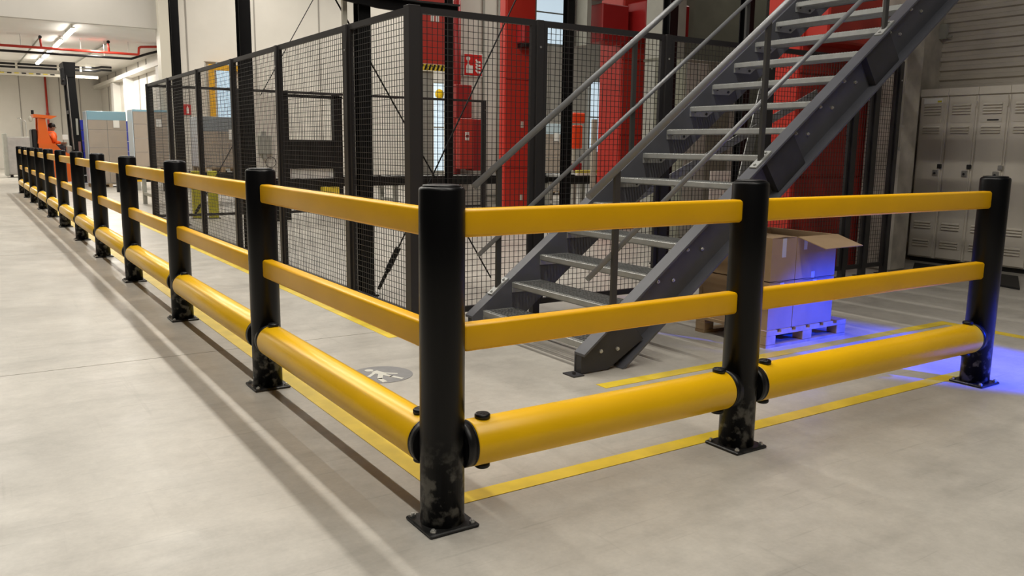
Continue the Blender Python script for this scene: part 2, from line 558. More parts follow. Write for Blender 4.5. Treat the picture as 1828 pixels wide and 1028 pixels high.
def rail_mesh(L):
    hw, hh, r = 0.030, 0.0485, 0.012
    prof = []
    for cx, cy, a0 in ((hw-r, hh-r, 0), (-hw+r, hh-r, 90), (-hw+r, -hh+r, 180), (hw-r, -hh+r, 270)):
        for k in range(5):
            a = radians(a0 + 22.5*k)
            prof.append((cx+r*cos(a), cy+r*sin(a)))
    m = MB()
    n = len(prof)
    ends = [(0, 0.82), (0.006, 0.94), (0.014, 1.0), (L-0.014, 1.0), (L-0.006, 0.94), (L, 0.82)]
    vs = [(x, p[0]*s, p[1]*s) for x, s in ends for p in prof]
    fs = [(k*n+i, k*n+(i+1) % n, (k+1)*n+(i+1) % n, (k+1)*n+i) for k in range(len(ends)-1) for i in range(n)]
    fs += [tuple(range(n-1, -1, -1)), tuple(range((len(ends)-1)*n, len(ends)*n))]
    m.add(vs, fs)
    return m.mesh('barrier_rail', RAILY, True)


TR, TZ = 0.0855, 0.281
collar_me = MB().cyl((0.0, 0, 0), (0.036, 0, 0), TR-0.001, 40).cyl((0.036, 0, 0), (0.042, 0, 0), TR-0.0006, 40).mesh('collar', BLACK, True)
plug_me = MB().lathe([(0.026, 0.0), (0.029, 0.004), (0.029, 0.014), (0.024, 0.019)], n=20).lathe([(0.010, 0.017), (0.010, 0.0195), (0.006, 0.0205)], n=12).mesh('plug', BLACK, True)


def span(p0, p1, where):
    p0, p1 = Vector(p0), Vector(p1)
    L = (p1-p0).length
    rz = math.atan2(p1.y-p0.y, p1.x-p0.x)
    for z, nm in ((1.075, 'upper'), (0.674, 'middle')):
        t = obj('barrier_rail', rail_mesh(L-2*(PR-0.008)), None, p0 + (p1-p0).normalized()*(PR-0.008) + Vector((0, 0, z)), (0, 0, rz))
        tag(t, '%s yellow flat rail %s' % (nm, where), 'rail', 'yellow barrier rails')
    t = thing('bumper_tube', 'thick yellow bumper tube %s' % where, 'bumper', p0 + Vector((0, 0, TZ)), rz, 'yellow bumper tubes')
    a = 0.104
    b = L - 0.104
    n = 48
    prof = [(a, TR-0.006), (a+0.003, TR-0.0015), (a+0.008, TR), (b-0.008, TR), (b-0.003, TR-0.0015), (b, TR-0.006)]
    vs = [(x, r*cos(2*pi*i/n), r*sin(2*pi*i/n)) for x, r in prof for i in range(n)]
    fs = [(k*n+i, k*n+(i+1) % n, (k+1)*n+(i+1) % n, (k+1)*n+i) for k in range(5) for i in range(n)]
    fs += [tuple(range(n-1, -1, -1)), tuple(range(5*n, 6*n))]
    obj('tube', MB().add(vs, fs).mesh('tube', TUBEY, True), t)
    obj('collar', collar_me, t, (0.062, 0, 0))
    obj('collar', collar_me, t, (L-0.062, 0, 0), (0, 0, pi))
    for x in (0.165, L-0.135):
        obj('plug', plug_me, t, (x, 0, TR-0.002))
        obj('plug', plug_me, t, (x, 0, -TR+0.002), (pi, 0, 0))


for i in range(len(LY)-1):
    span((0, LY[i], 0), (0, LY[i+1], 0), 'of the long barrier, %s span from the corner post' % ORD[i])
span((RX[0], 0, 0), (RX[1], 0, 0), 'of the short barrier, span touching the corner post')
span((RX[1], 0, 0), (RX[2], 0, 0), 'of the short barrier, span in front of the carton pallet')

# small separate barrier beyond the long one
t = thing('low_barrier', 'low black post with a yellow bumper tube, standing beyond the long barrier', 'barrier', (2.30, 22.6, 0))
part('post_body', MB().lathe([(0.09, 0), (0.09, 0.52), (0.08, 0.53)], (2.30, 22.6, 0), 24), BLACK, t, True)
part('post_body', MB().lathe([(0.09, 0), (0.09, 0.52), (0.08, 0.53)], (3.5, 22.6, 0), 24), BLACK, t, True)
part('tube', MB().cyl((2.32, 22.5, 0.36), (3.5, 22.5, 0.36), 0.085, 24), TUBEY, t, True)

# ================================================================== MESH FENCE
FT, FB = 2.29, 0.10
FPOST = MB().bbox(-0.032, 0.032, -0.032, 0.032, 0.0, FT, 0.003).mesh('post', STEELD)
FFOOT = MB().box(-0.055, 0.055, -0.075, 0.075, 0.0, 0.008).mesh('foot_plate', STEELD)
FBOLT = MB().cyl((0, 0, 0.008), (0, 0, 0.018), 0.009, 6).mesh('bolt', BOLT)


def fence_post(x, y, label, wide=False):
    t = thing('fence_post', label, 'fence post', (x, y, 0), group='mesh fence posts')
    if wide:
        obj('post', MB().bbox(-0.045, 0.045, -0.045, 0.045, 0.0, FT+0.005, 0.003).mesh('post', STEELD), t)
    else:
        obj('post', FPOST, t)
    f = obj('foot_plate', FFOOT, t)
    for s in (-1, 1):
        obj('bolt', FBOLT, f, (0, s*0.058, 0))
    obj('screw', MB().cyl((0, -0.033, 0), (0, -0.036, 0), 0.009, 8).cyl((-0.033, 0, 0), (-0.036, 0, 0), 0.009, 8).mesh('screw', BOLT), t, (0, 0, FT-0.2))
    return t


def fence_panel(p0, p1, label, spacing=0.0445, wr=0.0025):
    p0, p1 = Vector((*p0, 0)), Vector((*p1, 0))
    d = (p1-p0)
    L = d.length - 0.075
    t = thing('wire_fence', label, 'fence', p0 + d.normalized()*0.0375, math.atan2(d.y, d.x), 'mesh fence sections')
    h = 0.045
    for nm, a in (('top_bar', (0, L, -0.015, 0.015, FT-h, FT)), ('bottom_bar', (0, L, -0.015, 0.015, FB-0.01, FB+0.035)),
                  ('side_bar', (0, 0.038, -0.015, 0.015, FB+0.035, FT-h)), ('side_bar', (L-0.038, L, -0.015, 0.015, FB+0.035, FT-h))):
        obj(nm, MB().box(*a).mesh(nm, STEELD), t)
    m = MB()

    def wire(a, b):
        m.cyl(a, b, wr, 4, caps=False)
    nv = int((L-0.06)/spacing)
    for i in range(1, nv+1):
        x = 0.038 + (L-0.076)*i/(nv+1)
        wire((x, 0, FB+0.03), (x, 0, FT-h+0.005))
    nh = int((FT-FB-0.08)/spacing)
    for i in range(1, nh+1):
        z = FB+0.035 + (FT-FB-0.08)*i/(nh+1)
        wire((0.033, 0.004, z), (L-0.033, 0.004, z))
    obj('wire_mesh', m.mesh('wire_mesh', WIRE), t, kind='stuff')
    return t


FX, FY = 1.367, 2.95
fys = [2.95, 4.10, 5.88, 7.52, 9.20, 11.02, 12.67]
fence_post(FX, FY, 'thick corner post of the mesh fence, between its long and its stair side', True)
for i, y in enumerate(fys[1:]):
    fence_post(FX, y, '%s post of the long mesh fence side, counted from its corner post' % ORD[i])
for i in range(6):
    fence_panel((FX, fys[i]), (FX, fys[i+1]), '%s wire mesh panel of the long fence side from its corner post' % ORD[i])
fxs = [1.367, 2.442, 3.775, 5.08, 6.42, 6.77, 7.165]
nmx = ['left of the stair rails', 'between the two red columns behind the stairs', 'hidden mostly behind the stair treads', 'left of the narrow red panel', 'beside the narrow red strip', 'next to the concrete pier']
for i, x in enumerate(fxs[1:]):
    fence_post(x, FY, 'mesh fence post behind the stairs, %s' % ['left of the tall red column', 'right of the broad red column', 'under the upper stair treads', 'in front of the big red panel', 'at the right edge of the big red panel', 'next to the concrete pier'][i])
for i in range(6):
    fence_panel((fxs[i], FY), (fxs[i+1], FY), 'wire mesh panel behind the stairs, %s section from the fence corner post' % ORD[i])
bxs = [1.367, 2.9, 4.62, 6.3, 7.88]
for i, x in enumerate(bxs[1:]):
    fence_post(x, 12.67, '%s post of the rear mesh fence at the far end of the cage' % ORD[i])
for i in range(4):
    fence_panel((bxs[i], 12.67), (bxs[i+1], 12.67), '%s wire mesh panel of the rear fence at the far end of the cage' % ORD[i], 0.06, 0.002)

# ================================================================== STAIRCASE
ST = thing('steel_staircase', 'blue-grey steel staircase with grating treads and tubular handrails', 'staircase', (1.652, 1.97, 0))
SL = 0.76
XE = 6.25


def ztop(x):
    return 0.131 + SL*(x-1.652)


def zbot(x):
    return 0.175 + SL*(x-2.195)


XB = 2.195-0.175/SL
nrm = Vector((-sin(atan(SL)), cos(atan(SL))))


def stringer(yweb, yout, side):
    w0, w1 = (yweb, yweb+0.010) if yout < yweb else (yweb-0.010, yweb)
    web = MB().prism([(1.652, 0.004), (XB, 0.004), (XE, zbot(XE)), (XE, ztop(XE)), (1.652, ztop(1.652))], 'y', w0, w1)
    s = part('stringer', web, STRB, ST)
    y0, y1 = sorted((yout, yweb))
    tf = MB().prism([(1.652, ztop(1.652)-0.016), (XE, ztop(XE)-0.016), (XE, ztop(XE)), (1.652, ztop(1.652))], 'y', y0, y1)
    part('top_flange', tf, STRB, s)
    bf = MB().prism([(XB-0.012, 0.004), (XB+0.012, 0.004), (XE, zbot(XE)), (XE, zbot(XE)+0.018)], 'y', y0, y1)
    part('bottom_flange', bf, STRB, s)
    yo = yout
    sg = -1 if yout < yweb else 1
    # foot plate and stiffeners filling the channel
    ye = yweb + sg*0.055
    a, b = sorted((yweb, ye))
    part('foot_stiffener', MB().prism([(1.655, 0.006), (1.86, 0.006), (2.14, 0.165), (1.98, ztop(1.98)-0.02), (1.655, ztop(1.655)-0.02)], 'y', a, b), STRD, s)
    for x in (3.17, 4.17, 5.17):
        dx, dz = 0.158, -0.208
        part('splice_plate', MB().prism([(x, ztop(x)-0.02), (x+dx, ztop(x)-0.02+dz), (x+0.26+dx, ztop(x+0.26)-0.02+dz), (x+0.26, ztop(x+0.26)-0.02)], 'y', a, b), STRD, s)
    part('foot_angle', MB().box(1.575, 1.655, min(yout, yweb)-0.0, max(yout, yweb)+0.02, 0.0, 0.008).cyl((1.61, (yout+yweb)/2, 0.008), (1.61, (yout+yweb)/2, 0.026), 0.011, 8), STRD, s)
    if side == 'near':
        for k in range(18):
            x, z = 1.742+0.247*k, 0.165+0.189*k
            for dx in (0.055, 0.185):
                yy = yweb if not (x+dx < 2.05) else ye
                if x+dx < XE-0.05:
                    part('bolt', MB().cyl((x+dx, yy+sg*0.012, z-0.036), (x+dx, yy-sg*0.001, z-0.036), 0.0125, 8).cyl((x+dx, yy+sg*0.02, z-0.036), (x+dx, yy, z-0.036), 0.007, 6), BOLT, s)
    return s


stringer(1.375, 1.287, 'near')
stringer(2.600, 2.688, 'far')
TY0, TY1 = 1.392, 2.583
TD = 0.265
tm = MB()
for i in range(9):
    x = 0.035 + (TD-0.04)*i/8
    tm.box(x-0.0025, x+0.0025, 0.006, TY1-TY0-0.006, -0.030, 0.0)
for i in range(30):
    y = 0.02 + (TY1-TY0-0.04)*i/29
    tm.box(0.02, TD, y-0.002, y+0.002, -0.012, -0.001)
tm.box(TD-0.004, TD, 0, TY1-TY0, -0.032, 0.0)
tread_me = tm.mesh('tread', GALVD)
nm_ = MB()
q = [(0.028, 0.002), (0.006, 0.002), (0.0, -0.003), (0.0, -0.034), (0.006, -0.042), (0.012, -0.042), (0.012, -0.006), (0.028, -0.004)]
nm_.prism(q, 'y', 0, TY1-TY0)
for i in range(50):
    y = 0.012 + (TY1-TY0-0.024)*i/49
    nm_.box(0.003, 0.026, y-0.006, y+0.006, 0.0015, 0.005)
nose_me = nm_.mesh('nosing', GALV)
ep = MB().prism([(0.0, 0.0), (TD, 0.0), (TD, -0.03), (0.20, -0.075), (0.0, -0.075)], 'y', -0.006, 0.0).mesh('end_plate', GALV)
epb = MB().cyl((0.185, -0.008, -0.05), (0.185, 0.008, -0.05), 0.011, 8).cyl((0.055, -0.008, -0.036), (0.055, 0.008, -0.036), 0.009, 8).mesh('bolt', STRD)
for k in range(18):
    x, z = 1.742+0.247*k, 0.165+0.189*k
    if x+TD > XE:
        break
    tr = obj('tread', tread_me, ST, (x-1.652, TY0-1.97, z))
    obj('nosing', nose_me, tr)
    obj('end_plate', ep, tr, (0, 0.0, 0))
    obj('end_plate', ep, tr, (0, TY1-TY0+0.006, 0))
    obj('bolt', epb, tr, (0, TY1-TY0, 0))


def guardrail(y, sgn):
    hp = [1.90, 3.145, 4.40, 5.65]
    z0 = 1.058 - 0.765*1.693
    zm = 0.566 - 0.757*1.715
    g = part('top_rail', MB().cyl((1.690, y, z0+0.765*1.690), (6.2, y, z0+0.765*6.2), 0.0235, 16), STRB if False else GALVR, ST, True)
    part('middle_rail', MB().cyl((1.715, y-0.022*sgn, zm+0.757*1.715), (6.2, y-0.022*sgn, zm+0.757*6.2), 0.0165, 14), GALVR, ST, True)
    for x in hp:
        p = part('handrail_post', MB().bbox(x-0.021, x+0.021, y-0.012, y+0.012, ztop(x)-0.03, z0+0.765*x-0.01, 0.003), STRD2, ST)
        c = Vector((x, y, ztop(x)+0.006))
        u = Vector((cos(atan(SL)), 0, sin(atan(SL))))
        nn = Vector((-u.z, 0, u.x))
        m = MB()
        vs = []
        for a in (-0.09, 0.09):
            for b in (-0.030, 0.030):
                for h in (-0.006, 0.006):
                    vs.append(c + u*a + Vector((0, b, 0)) + nn*h)
        m.add(vs, [(0, 1, 3, 2), (4, 6, 7, 5), (0, 4, 5, 1), (2, 3, 7, 6), (0, 2, 6, 4), (1, 5, 7, 3)])
        for a in (-0.065, 0.065):
            m.cyl(c+u*a+nn*0.005, c+u*a+nn*0.017, 0.010, 8)
        part('clamp', m, GALV, p)


GALVR = mat('grey_handrail_tube', (0.20, 0.205, 0.215), 0.35, metal=0.2)
STRD2 = mat('dark_handrail_post', (0.045, 0.044, 0.042), 0.45)
guardrail(1.337, -1)
guardrail(2.64, 1)

# ================================================================== CAGE FRAME COLUMNS AND BRACES


def hcolumn(x, y, label, h=6.0, wd=0.155):
    t = thing('steel_column', label, 'column', (x, y, 0), group='black steel columns')
    a = wd/2
    m = MB().box(-a, a, -a, -a+0.012, 0.015, h).box(-a, a, a-0.012, a, 0.015, h).box(-0.006, 0.006, -a+0.012, a-0.012, 0.015, h)
    obj('shaft', m.mesh('shaft', COLB), t)
    b = obj('base_plate', MB().box(-a-0.03, a+0.03, -a-0.03, a+0.03, 0, 0.015).mesh('base_plate', COLB), t)
    for sx in (-1, 1):
        for sy in (-1, 1):
            obj('bolt', FBOLT, b, (sx*(a+0.012), sy*(a+0.012), 0.006))
    return t


hcolumn(1.63, 4.42, 'black steel column just behind the first mesh panels of the long fence', wd=0.11)
hcolumn(1.66, 8.05, 'black steel column behind the middle of the long mesh fence', wd=0.14)
hcolumn(1.70, 12.02, 'black steel column at the far end of the long mesh fence', wd=0.125)
hcolumn(6.74, 8.3, 'black steel column right of the tall red column', wd=0.13)
hcolumn(6.83, 12.3, 'black steel column beside the red fire cabinet', wd=0.12)
hcolumn(6.59, 4.6, 'black steel column behind the upper stair treads', wd=0.12)
hcolumn(5.46, 4.7, 'black steel column right of the broad red column', wd=0.12)


def brace(p0, p1, label, tb=None):
    t = thing('brace_rod', label, 'brace', p0, group='diagonal brace rods')
    part('rod', MB().cyl(p0, p1, 0.0075, 8), COLB, t)
    if tb:
        a, b = Vector(p0), Vector(p1)
        part('turnbuckle', MB().cyl(a+(b-a)*tb[0], a+(b-a)*tb[1], 0.026, 10).cyl(a, a+(b-a)*tb[0], 0.017, 8), COLB, t)


brace((1.72, 4.36, 0.06), (3.20, 4.36, 2.78), 'dark brace rod with turnbuckle rising right from the first black column', (0.06, 0.135))
brace((3.0, 4.51, -0.35+0.4), (1.36, 4.51, 2.66), 'dark brace rod falling to the right behind the fence corner', None)
brace((1.92, 12.3, 0.12), (4.13, 12.3, 3.89), 'dark brace rod with turnbuckle rising right at the far column', (0.02, 0.05))
# curved beam on the first column
bm = thing('roof_brace_beam', 'black arched beam resting on the first black column', 'beam', (1.63, 4.42, 2.4))
pts = [(0.95, 2.70), (1.2, 2.62), (1.45, 2.565), (1.75, 2.535), (2.1, 2.525), (2.5, 2.53)]
mb = MB()
for (x0, z0), (x1, z1) in zip(pts[:-1], pts[1:]):
    mb.prism([(x0, z0-0.055), (x1, z1-0.055), (x1, z1+0.04), (x0, z0+0.04)], 'y', 4.30, 4.33)
part('web', mb, COLB, bm)
mb = MB()
for (x0, z0), (x1, z1) in zip(pts[:-1], pts[1:]):
    mb.prism([(x0, z0+0.035), (x1, z1+0.035), (x1, z1+0.05), (x0, z0+0.05)], 'y', 4.26, 4.37)
part('flange', mb, STEELD, bm)

# ================================================================== RED MACHINE COLUMNS


def handle(mb, x, y, z):
    mb.box(x-0.012, x+0.012, y-0.012, y, z-0.05, z+0.05).box(x+0.02, x+0.035, y-0.01, y, z-0.05, z+0.05)


def red_tower(x0, x1, y, d, h, label, zs, cap=None):
    t = thing('red_machine_column', label, 'machine', ((x0+x1)/2, y+d/2, 0), group='red machine housings')
    part('housing', MB().bbox(x0, x1, y, y+d, 0.0, h, 0.01), RED, t)
    for i, (a, b) in enumerate(zip(zs[:-1], zs[1:])):
        dr = part('cover_panel', MB().bbox(x0+0.02, x1-0.02, y-0.018, y+0.002, a+0.008, b-0.008, 0.005), RED if i % 2 == 0 else RED, t)
        m = MB()
        handle(m, x0+(x1-x0)*0.55, y-0.016, (a+b)/2)
        part('latch', m, CREAM, dr)
    return t


t = red_tower(6.02, 6.60, 9.0, 0.16, 6.0, 'tall narrow red machine column left of the stair handrails', [0.05, 1.0, 2.4, 3.9, 5.8])
part('motor_box', MB().bbox(6.2, 6.52, 8.75, 9.0, 2.96, 3.24, 0.02), REDD, t)
part('motor_foot', MB().box(6.24, 6.52, 8.78, 9.0, 2.90, 2.96), BLACK, t)
t = red_tower(7.74, 8.80, 8.2, 0.55, 6.0, 'broad red machine column with side boxes behind the stair handrails', [0.05, 1.55, 2.75, 4.2, 5.8])
part('side_box', MB().bbox(7.16, 7.70, 8.0, 8.4, 2.98, 3.55, 0.015), REDD, t)
part('side_box', MB().bbox(7.80, 8.74, 7.72, 8.17, 3.10, 3.62, 0.015), REDD, t)
part('bracket', MB().box(6.86, 6.94, 8.0, 8.3, 2.9, 3.75).box(6.86, 7.3, 8.0, 8.3, 3.62, 3.72), GREYP, t)
part('cream_edge', MB().box(8.68, 8.74, 7.9, 8.2, 2.75, 3.5), CREAM, t)
t = red_tower(6.20, 7.52, 3.5, 0.45, 6.0, 'big red machine panel behind the upper stair treads', [0.30, 1.05, 2.15, 3.1, 5.8])
part('base_frame', MB().box(6.24, 7.5, 3.52, 3.93, 0.0, 0.28), BLACK, t)
part('top_box', MB().bbox(6.25, 7.15, 3.2, 3.6, 2.45, 3.0, 0.02), RED, t)
part('side_strip', MB().bbox(7.53, 7.62, 3.45, 3.9, 0.1, 5.5, 0.01), REDD, t)

# red lintel with hazard stripes above a doorway in the distance
t = thing('red_roller_door_box', 'red overhead door box edged with yellow and black hazard stripes', 'door box', (7.6, 14.4, 3.0))
part('box_body', MB().bbox(7.22, 7.93, 14.35, 14.6, 3.13, 6.0, 0.01), RED, t)
part('numeral_plate', MB().box(7.52, 7.60, 14.34, 14.352, 4.02, 4.16).box(7.64, 7.72, 14.34, 14.352, 4.02, 4.16), SIGNW, t)
hz = MB()
hb = MB()
part('hazard_strip', MB().box(7.22, 7.93, 14.33, 14.36, 2.98, 3.11), mat('hazard_yellow', (0.85, 0.65, 0.03), 0.5), t)
for i in range(7):
    x = 7.24 + 0.1*i
    part('black_stripe', MB().prism([(x, 2.985), (x+0.045, 2.985), (x+0.09, 3.105), (x+0.045, 3.105)], 'y', 14.322, 14.331), BLACK, t)
t = thing('grey_door_post', 'grey door jamb under the red door box', 'door frame', (7.45, 14.5, 0))
part('jamb', MB().box(7.22, 7.56, 14.4, 14.55, 0, 2.97), GREYP, t)
part('jamb_edge', MB().box(7.56, 7.60, 14.38, 14.57, 0, 2.97), CREAM, t)

# fire point
t = thing('fire_cabinet', 'red fire hose cabinet and riser pipe under the red fire alarm sign', 'fire cabinet', (8.3, 14.2, 0))
part('riser_pipe', MB().cyl((8.12, 14.25, 0.1), (8.12, 14.25, 6.0), 0.085, 14), REDD, t, True)
part('riser_box', MB().bbox(8.02, 8.42, 14.1, 14.4, 1.98, 2.70, 0.01), REDD, t)
part('cabinet', MB().bbox(8.06, 8.42, 14.0, 14.4, 0.84, 1.96, 0.01), RED, t)
part('cabinet_side', MB().bbox(8.43, 8.74, 14.1, 14.4, 0.80, 1.96, 0.01), REDD, t)
part('label_plate', MB().box(8.19, 8.29, 13.985, 14.0, 1.48, 1.66), SIGNW, t)
part('label_print', MB().box(8.205, 8.275, 13.98, 13.986, 1.54, 1.60), REDD, t)
t = thing('fire_alarm_sign', 'square red sign with white call button and flames on the white partition', 'sign', (8.65, 14.45, 2.9))
part('border', MB().box(8.40, 8.90, 14.44, 14.46, 2.92, 3.43), SIGNW, t)
part('panel', MB().box(8.42, 8.88, 14.43, 14.44, 2.945, 3.405), SIGNR, t)
ic = MB()
ic.prism([(8.51+0.05*cos(2*pi*i/14), 3.31+0.05*sin(2*pi*i/14)) for i in range(14)], 'y', 14.422, 14.431)
ic.box(8.495, 8.525, 14.422, 14.431, 3.17, 3.28)
ic.prism([(8.46, 2.99), (8.64, 2.99), (8.64, 3.16), (8.55, 3.16), (8.53, 3.19), (8.49, 3.19), (8.46, 3.14)], 'y', 14.4225, 14.431)
part('hand_and_button', ic, SIGNW, t)
fm = MB()
for k in range(4):
    z = 2.99 + 0.075*k
    fm.prism([(8.70, z+0.06), (8.76, z), (8.84, z+0.01), (8.83, z+0.05), (8.76, z+0.05), (8.72, z+0.10)], 'y', 14.422, 14.431)
part('flames', fm, SIGNW, t)
t = thing('wall_fire_sign', 'small red extinguisher sign on the white wall behind the far fence', 'sign', (4.46, 23.98, 2.15))
part('panel', MB().box(4.36, 4.56, 23.96, 23.99, 2.17, 2.47), SIGNR, t)
part('extinguisher_icon', MB().box(4.44, 4.50, 23.95, 23.96, 2.21, 2.38).box(4.46, 4.48, 23.95, 23.96, 2.38, 2.43), SIGNW, t)

# ================================================================== CONVEYORS AND CAGE EQUIPMENT


def conveyor(x0, x1, y, z, label, d=0.9, legs=3, rollers=16, body=CONV, lm=GREYP):
    t = thing('roller_conveyor', label, 'conveyor', ((x0+x1)/2, y, 0), group='roller conveyors')
    part('side_beam', MB().box(x0, x1, y-0.05, y, z-0.17, z+0.02), body, t)
    part('side_beam', MB().box(x0, x1, y+d, y+d+0.05, z-0.17, z+0.02), body, t)
    rm = None
    for i in range(rollers):
        x = x0+0.06+(x1-x0-0.12)*i/(rollers-1)
        r = bpy.data.objects.new('roller', None) if False else None
        if rm is None:
            rm = MB().cyl((0, 0, 0), (0, d, 0), 0.035, 10).mesh('roller', GALV, True)
        obj('roller', rm, t, (x-(x0+x1)/2, 0, z-0.02))
    for i in range(legs):
        x = x0+0.15+(x1-x0-0.3)*i/max(1, legs-1)
        part('leg', MB().box(x-0.04, x+0.04, y-0.04, y+0.04, 0, z-0.16).box(x-0.03, x+0.03, y, y+d, 0.2, 0.26), lm, t)
        part('leg', MB().box(x-0.04, x+0.04, y+d-0.04, y+d+0.04, 0, z-0.16), lm, t)
    return t


conveyor(4.75, 10.2, 13.4, 0.70, 'long black roller conveyor crossing behind the rear fence', 0.7, 5, 24)
conveyor(1.9, 4.5, 16.4, 0.70, 'roller conveyor carrying the shrink wrapped carton stacks behind the far fence', 1.1, 3, 14)
conveyor(8.75, 9.9, 10.9, 0.80, 'short conveyor end below the orange panel right of the black column', 0.8, 2, 8)
t = thing('striped_bar', 'yellow and white light bar across the short conveyor', 'light bar', (9.1, 10.8, 0.85))
part('bar', MB().bbox(8.85, 9.40, 10.74, 10.82, 0.85, 0.91, 0.01), mat('bar_yellow', (0.75, 0.68, 0.12), 0.4), t)
part('bar_band', MB().bbox(8.85, 9.40, 10.735, 10.825, 0.80, 0.845, 0.01), SIGNW, t)

t = thing('exit_hood', 'black machine hood with light slot standing by the rear mesh fence', 'machine', (4.05, 12.3, 0))
part('post', MB().box(4.43, 4.58, 12.25, 12.40, 0, 2.20), CONV, t)
part('post', MB().box(3.50, 3.58, 12.25, 12.40, 0, 2.24), CONV, t)
part('top_bar', MB().box(3.50, 4.60, 12.25, 12.36, 2.16, 2.21), CONV, t)
part('hood_panel', MB().box(3.54, 4.58, 12.28, 12.36, 0.91, 1.42).box(3.54, 4.58, 12.28, 12.36, 0.45, 0.73).box(4.44, 4.58, 12.28, 12.36, 0.7, 0.95), CONV, t)
part('slot_panel', MB().box(3.55, 4.45, 12.345, 12.36, 0.73, 0.91), SIGNW, t)
part('yellow_box', MB().bbox(4.15, 4.45, 12.1, 12.3, 0.44, 0.58, 0.01), PAINTY, t)
t = thing('wall_control_box', 'small grey control box on a white board behind the long mesh fence', 'control box', (3.07, 12.0, 0))
part('board', MB().box(2.90, 3.33, 12.02, 12.05, 0.75, 2.15), WHITE, t)
part('box', MB().bbox(2.96, 3.18, 11.94, 12.02, 1.17, 1.48, 0.008), GREYP, t)
part('stub', MB().box(3.03, 3.09, 11.96, 12.02, 1.48, 1.55).box(3.03, 3.09, 11.96, 12.02, 1.08, 1.17), GREYP, t)
part('cable_loop', MB().tube([(3.16+0.09*cos(2*pi*i/20), 11.98, 1.03+0.09*sin(2*pi*i/20)) for i in range(20)], 0.006, 6), BLACK, t)
part('stand', MB().box(3.25, 3.30, 12.05, 12.1, 0, 2.1), COLB, t)
for i, (a, b, dd) in enumerate(((2.12, 2.27, 13.2), (2.38, 2.53, 13.1))):
    t = thing('yellow_bollard', '%s pale yellow guard post behind the far mesh panels' % ('left' if i == 0 else 'right'), 'guard post', ((a+b)/2, dd, 0), group='pale yellow guard posts')
    part('post', MB().bbox(a, b, dd, dd+0.12, 0.0, 0.85, 0.01), mat('pale_yellow', (0.62, 0.56, 0.03), 0.5), t)
    part('foot', MB().box(a-0.03, b+0.03, dd-0.03, dd+0.15, 0, 0.012), STEELD, t)
# white cable duct with yellow foot beside the first column
for i, (x, y) in enumerate(((1.47, 4.42),)):
    t = thing('cable_duct', 'white vertical cable duct with yellow lower end beside the first black column', 'cable duct', (x, y, 0))
    part('duct', MB().bbox(x-0.02, x+0.02, y-0.02, y+0.02, 0.95, 2.6, 0.004), CREAM, t)
    part('lower_end', MB().bbox(x-0.022, x+0.022, y-0.022, y+0.022, 0.0, 0.95, 0.004), mat('duct_low', (0.60, 0.58, 0.50), 0.5), t)
# yellow portal in the opening of the back wall
t = thing('yellow_portal', 'yellow portal frame in the opening of the white back wall', 'portal', (5.45, 24.1, 0))
part('leg', MB().box(5.10, 5.24, 23.8, 23.95, 0, 3.62), mat('portal_yellow', (0.80, 0.42, 0.01), 0.45), t)
part('leg', MB().box(6.10, 6.24, 23.8, 23.95, 0, 3.62), MATS['portal_yellow'], t)
part('lintel', MB().box(5.10, 6.24, 23.79, 23.94, 3.50, 3.66), MATS['portal_yellow'], t)
t = thing('light_curtain', 'yellow light curtain posts right of the orange panel', 'light curtain', (9.3, 10.66, 0))
part('post', MB().box(9.15, 9.23, 10.62, 10.70, 0, 1.90), CREAM, t)
part('post', MB().box(9.40, 9.50, 10.62, 10.70, 0, 1.90), mat('olive_yellow', (0.36, 0.33, 0.02), 0.5), t)
part('indicator', MB().ball((9.40, 10.60, 1.42), 0.035, 10), GREENL, t)
t = thing('orange_panel', 'bright orange-red guard panel right of the black column', 'panel', (9.8, 12.0, 0))
part('upper', MB().bbox(9.66, 9.98, 11.95, 12.05, 1.86, 2.08, 0.02), ORSH, t)
part('lower', MB().bbox(9.68, 9.92, 11.95, 12.05, 1.32, 1.82, 0.02), ORSH, t)
part('stand', MB().box(9.70, 9.76, 11.97, 12.03, 0, 1.32), CREAM, t)
part('foot_box', MB().bbox(9.70, 9.92, 11.95, 12.05, 0.86, 1.02, 0.01), REDD, t)

# ================================================================== WRAPPED CARTON PALLETS


def pallet_parts(t, x0, x1, y0, y1, z):
    for i in range(5):
        a = x0 + (x1-x0-0.1)*i/4
        part('deck_board', MB().box(a, a+0.1, y0, y1, z+0.10, z+0.122), WOOD, t)
    for i in range(3):
        b = y0 + (y1-y0-0.1)*i/2
        part('stringer_board', MB().box(x0, x1, b, b+0.1, z+0.08, z+0.10), WOOD, t)
        for j in range(3):
            a = x0 + (x1-x0-0.1)*j/2
            part('block', MB().box(a, a+0.1, b, b+0.1, z+0.0, z+0.08), WOOD, t)


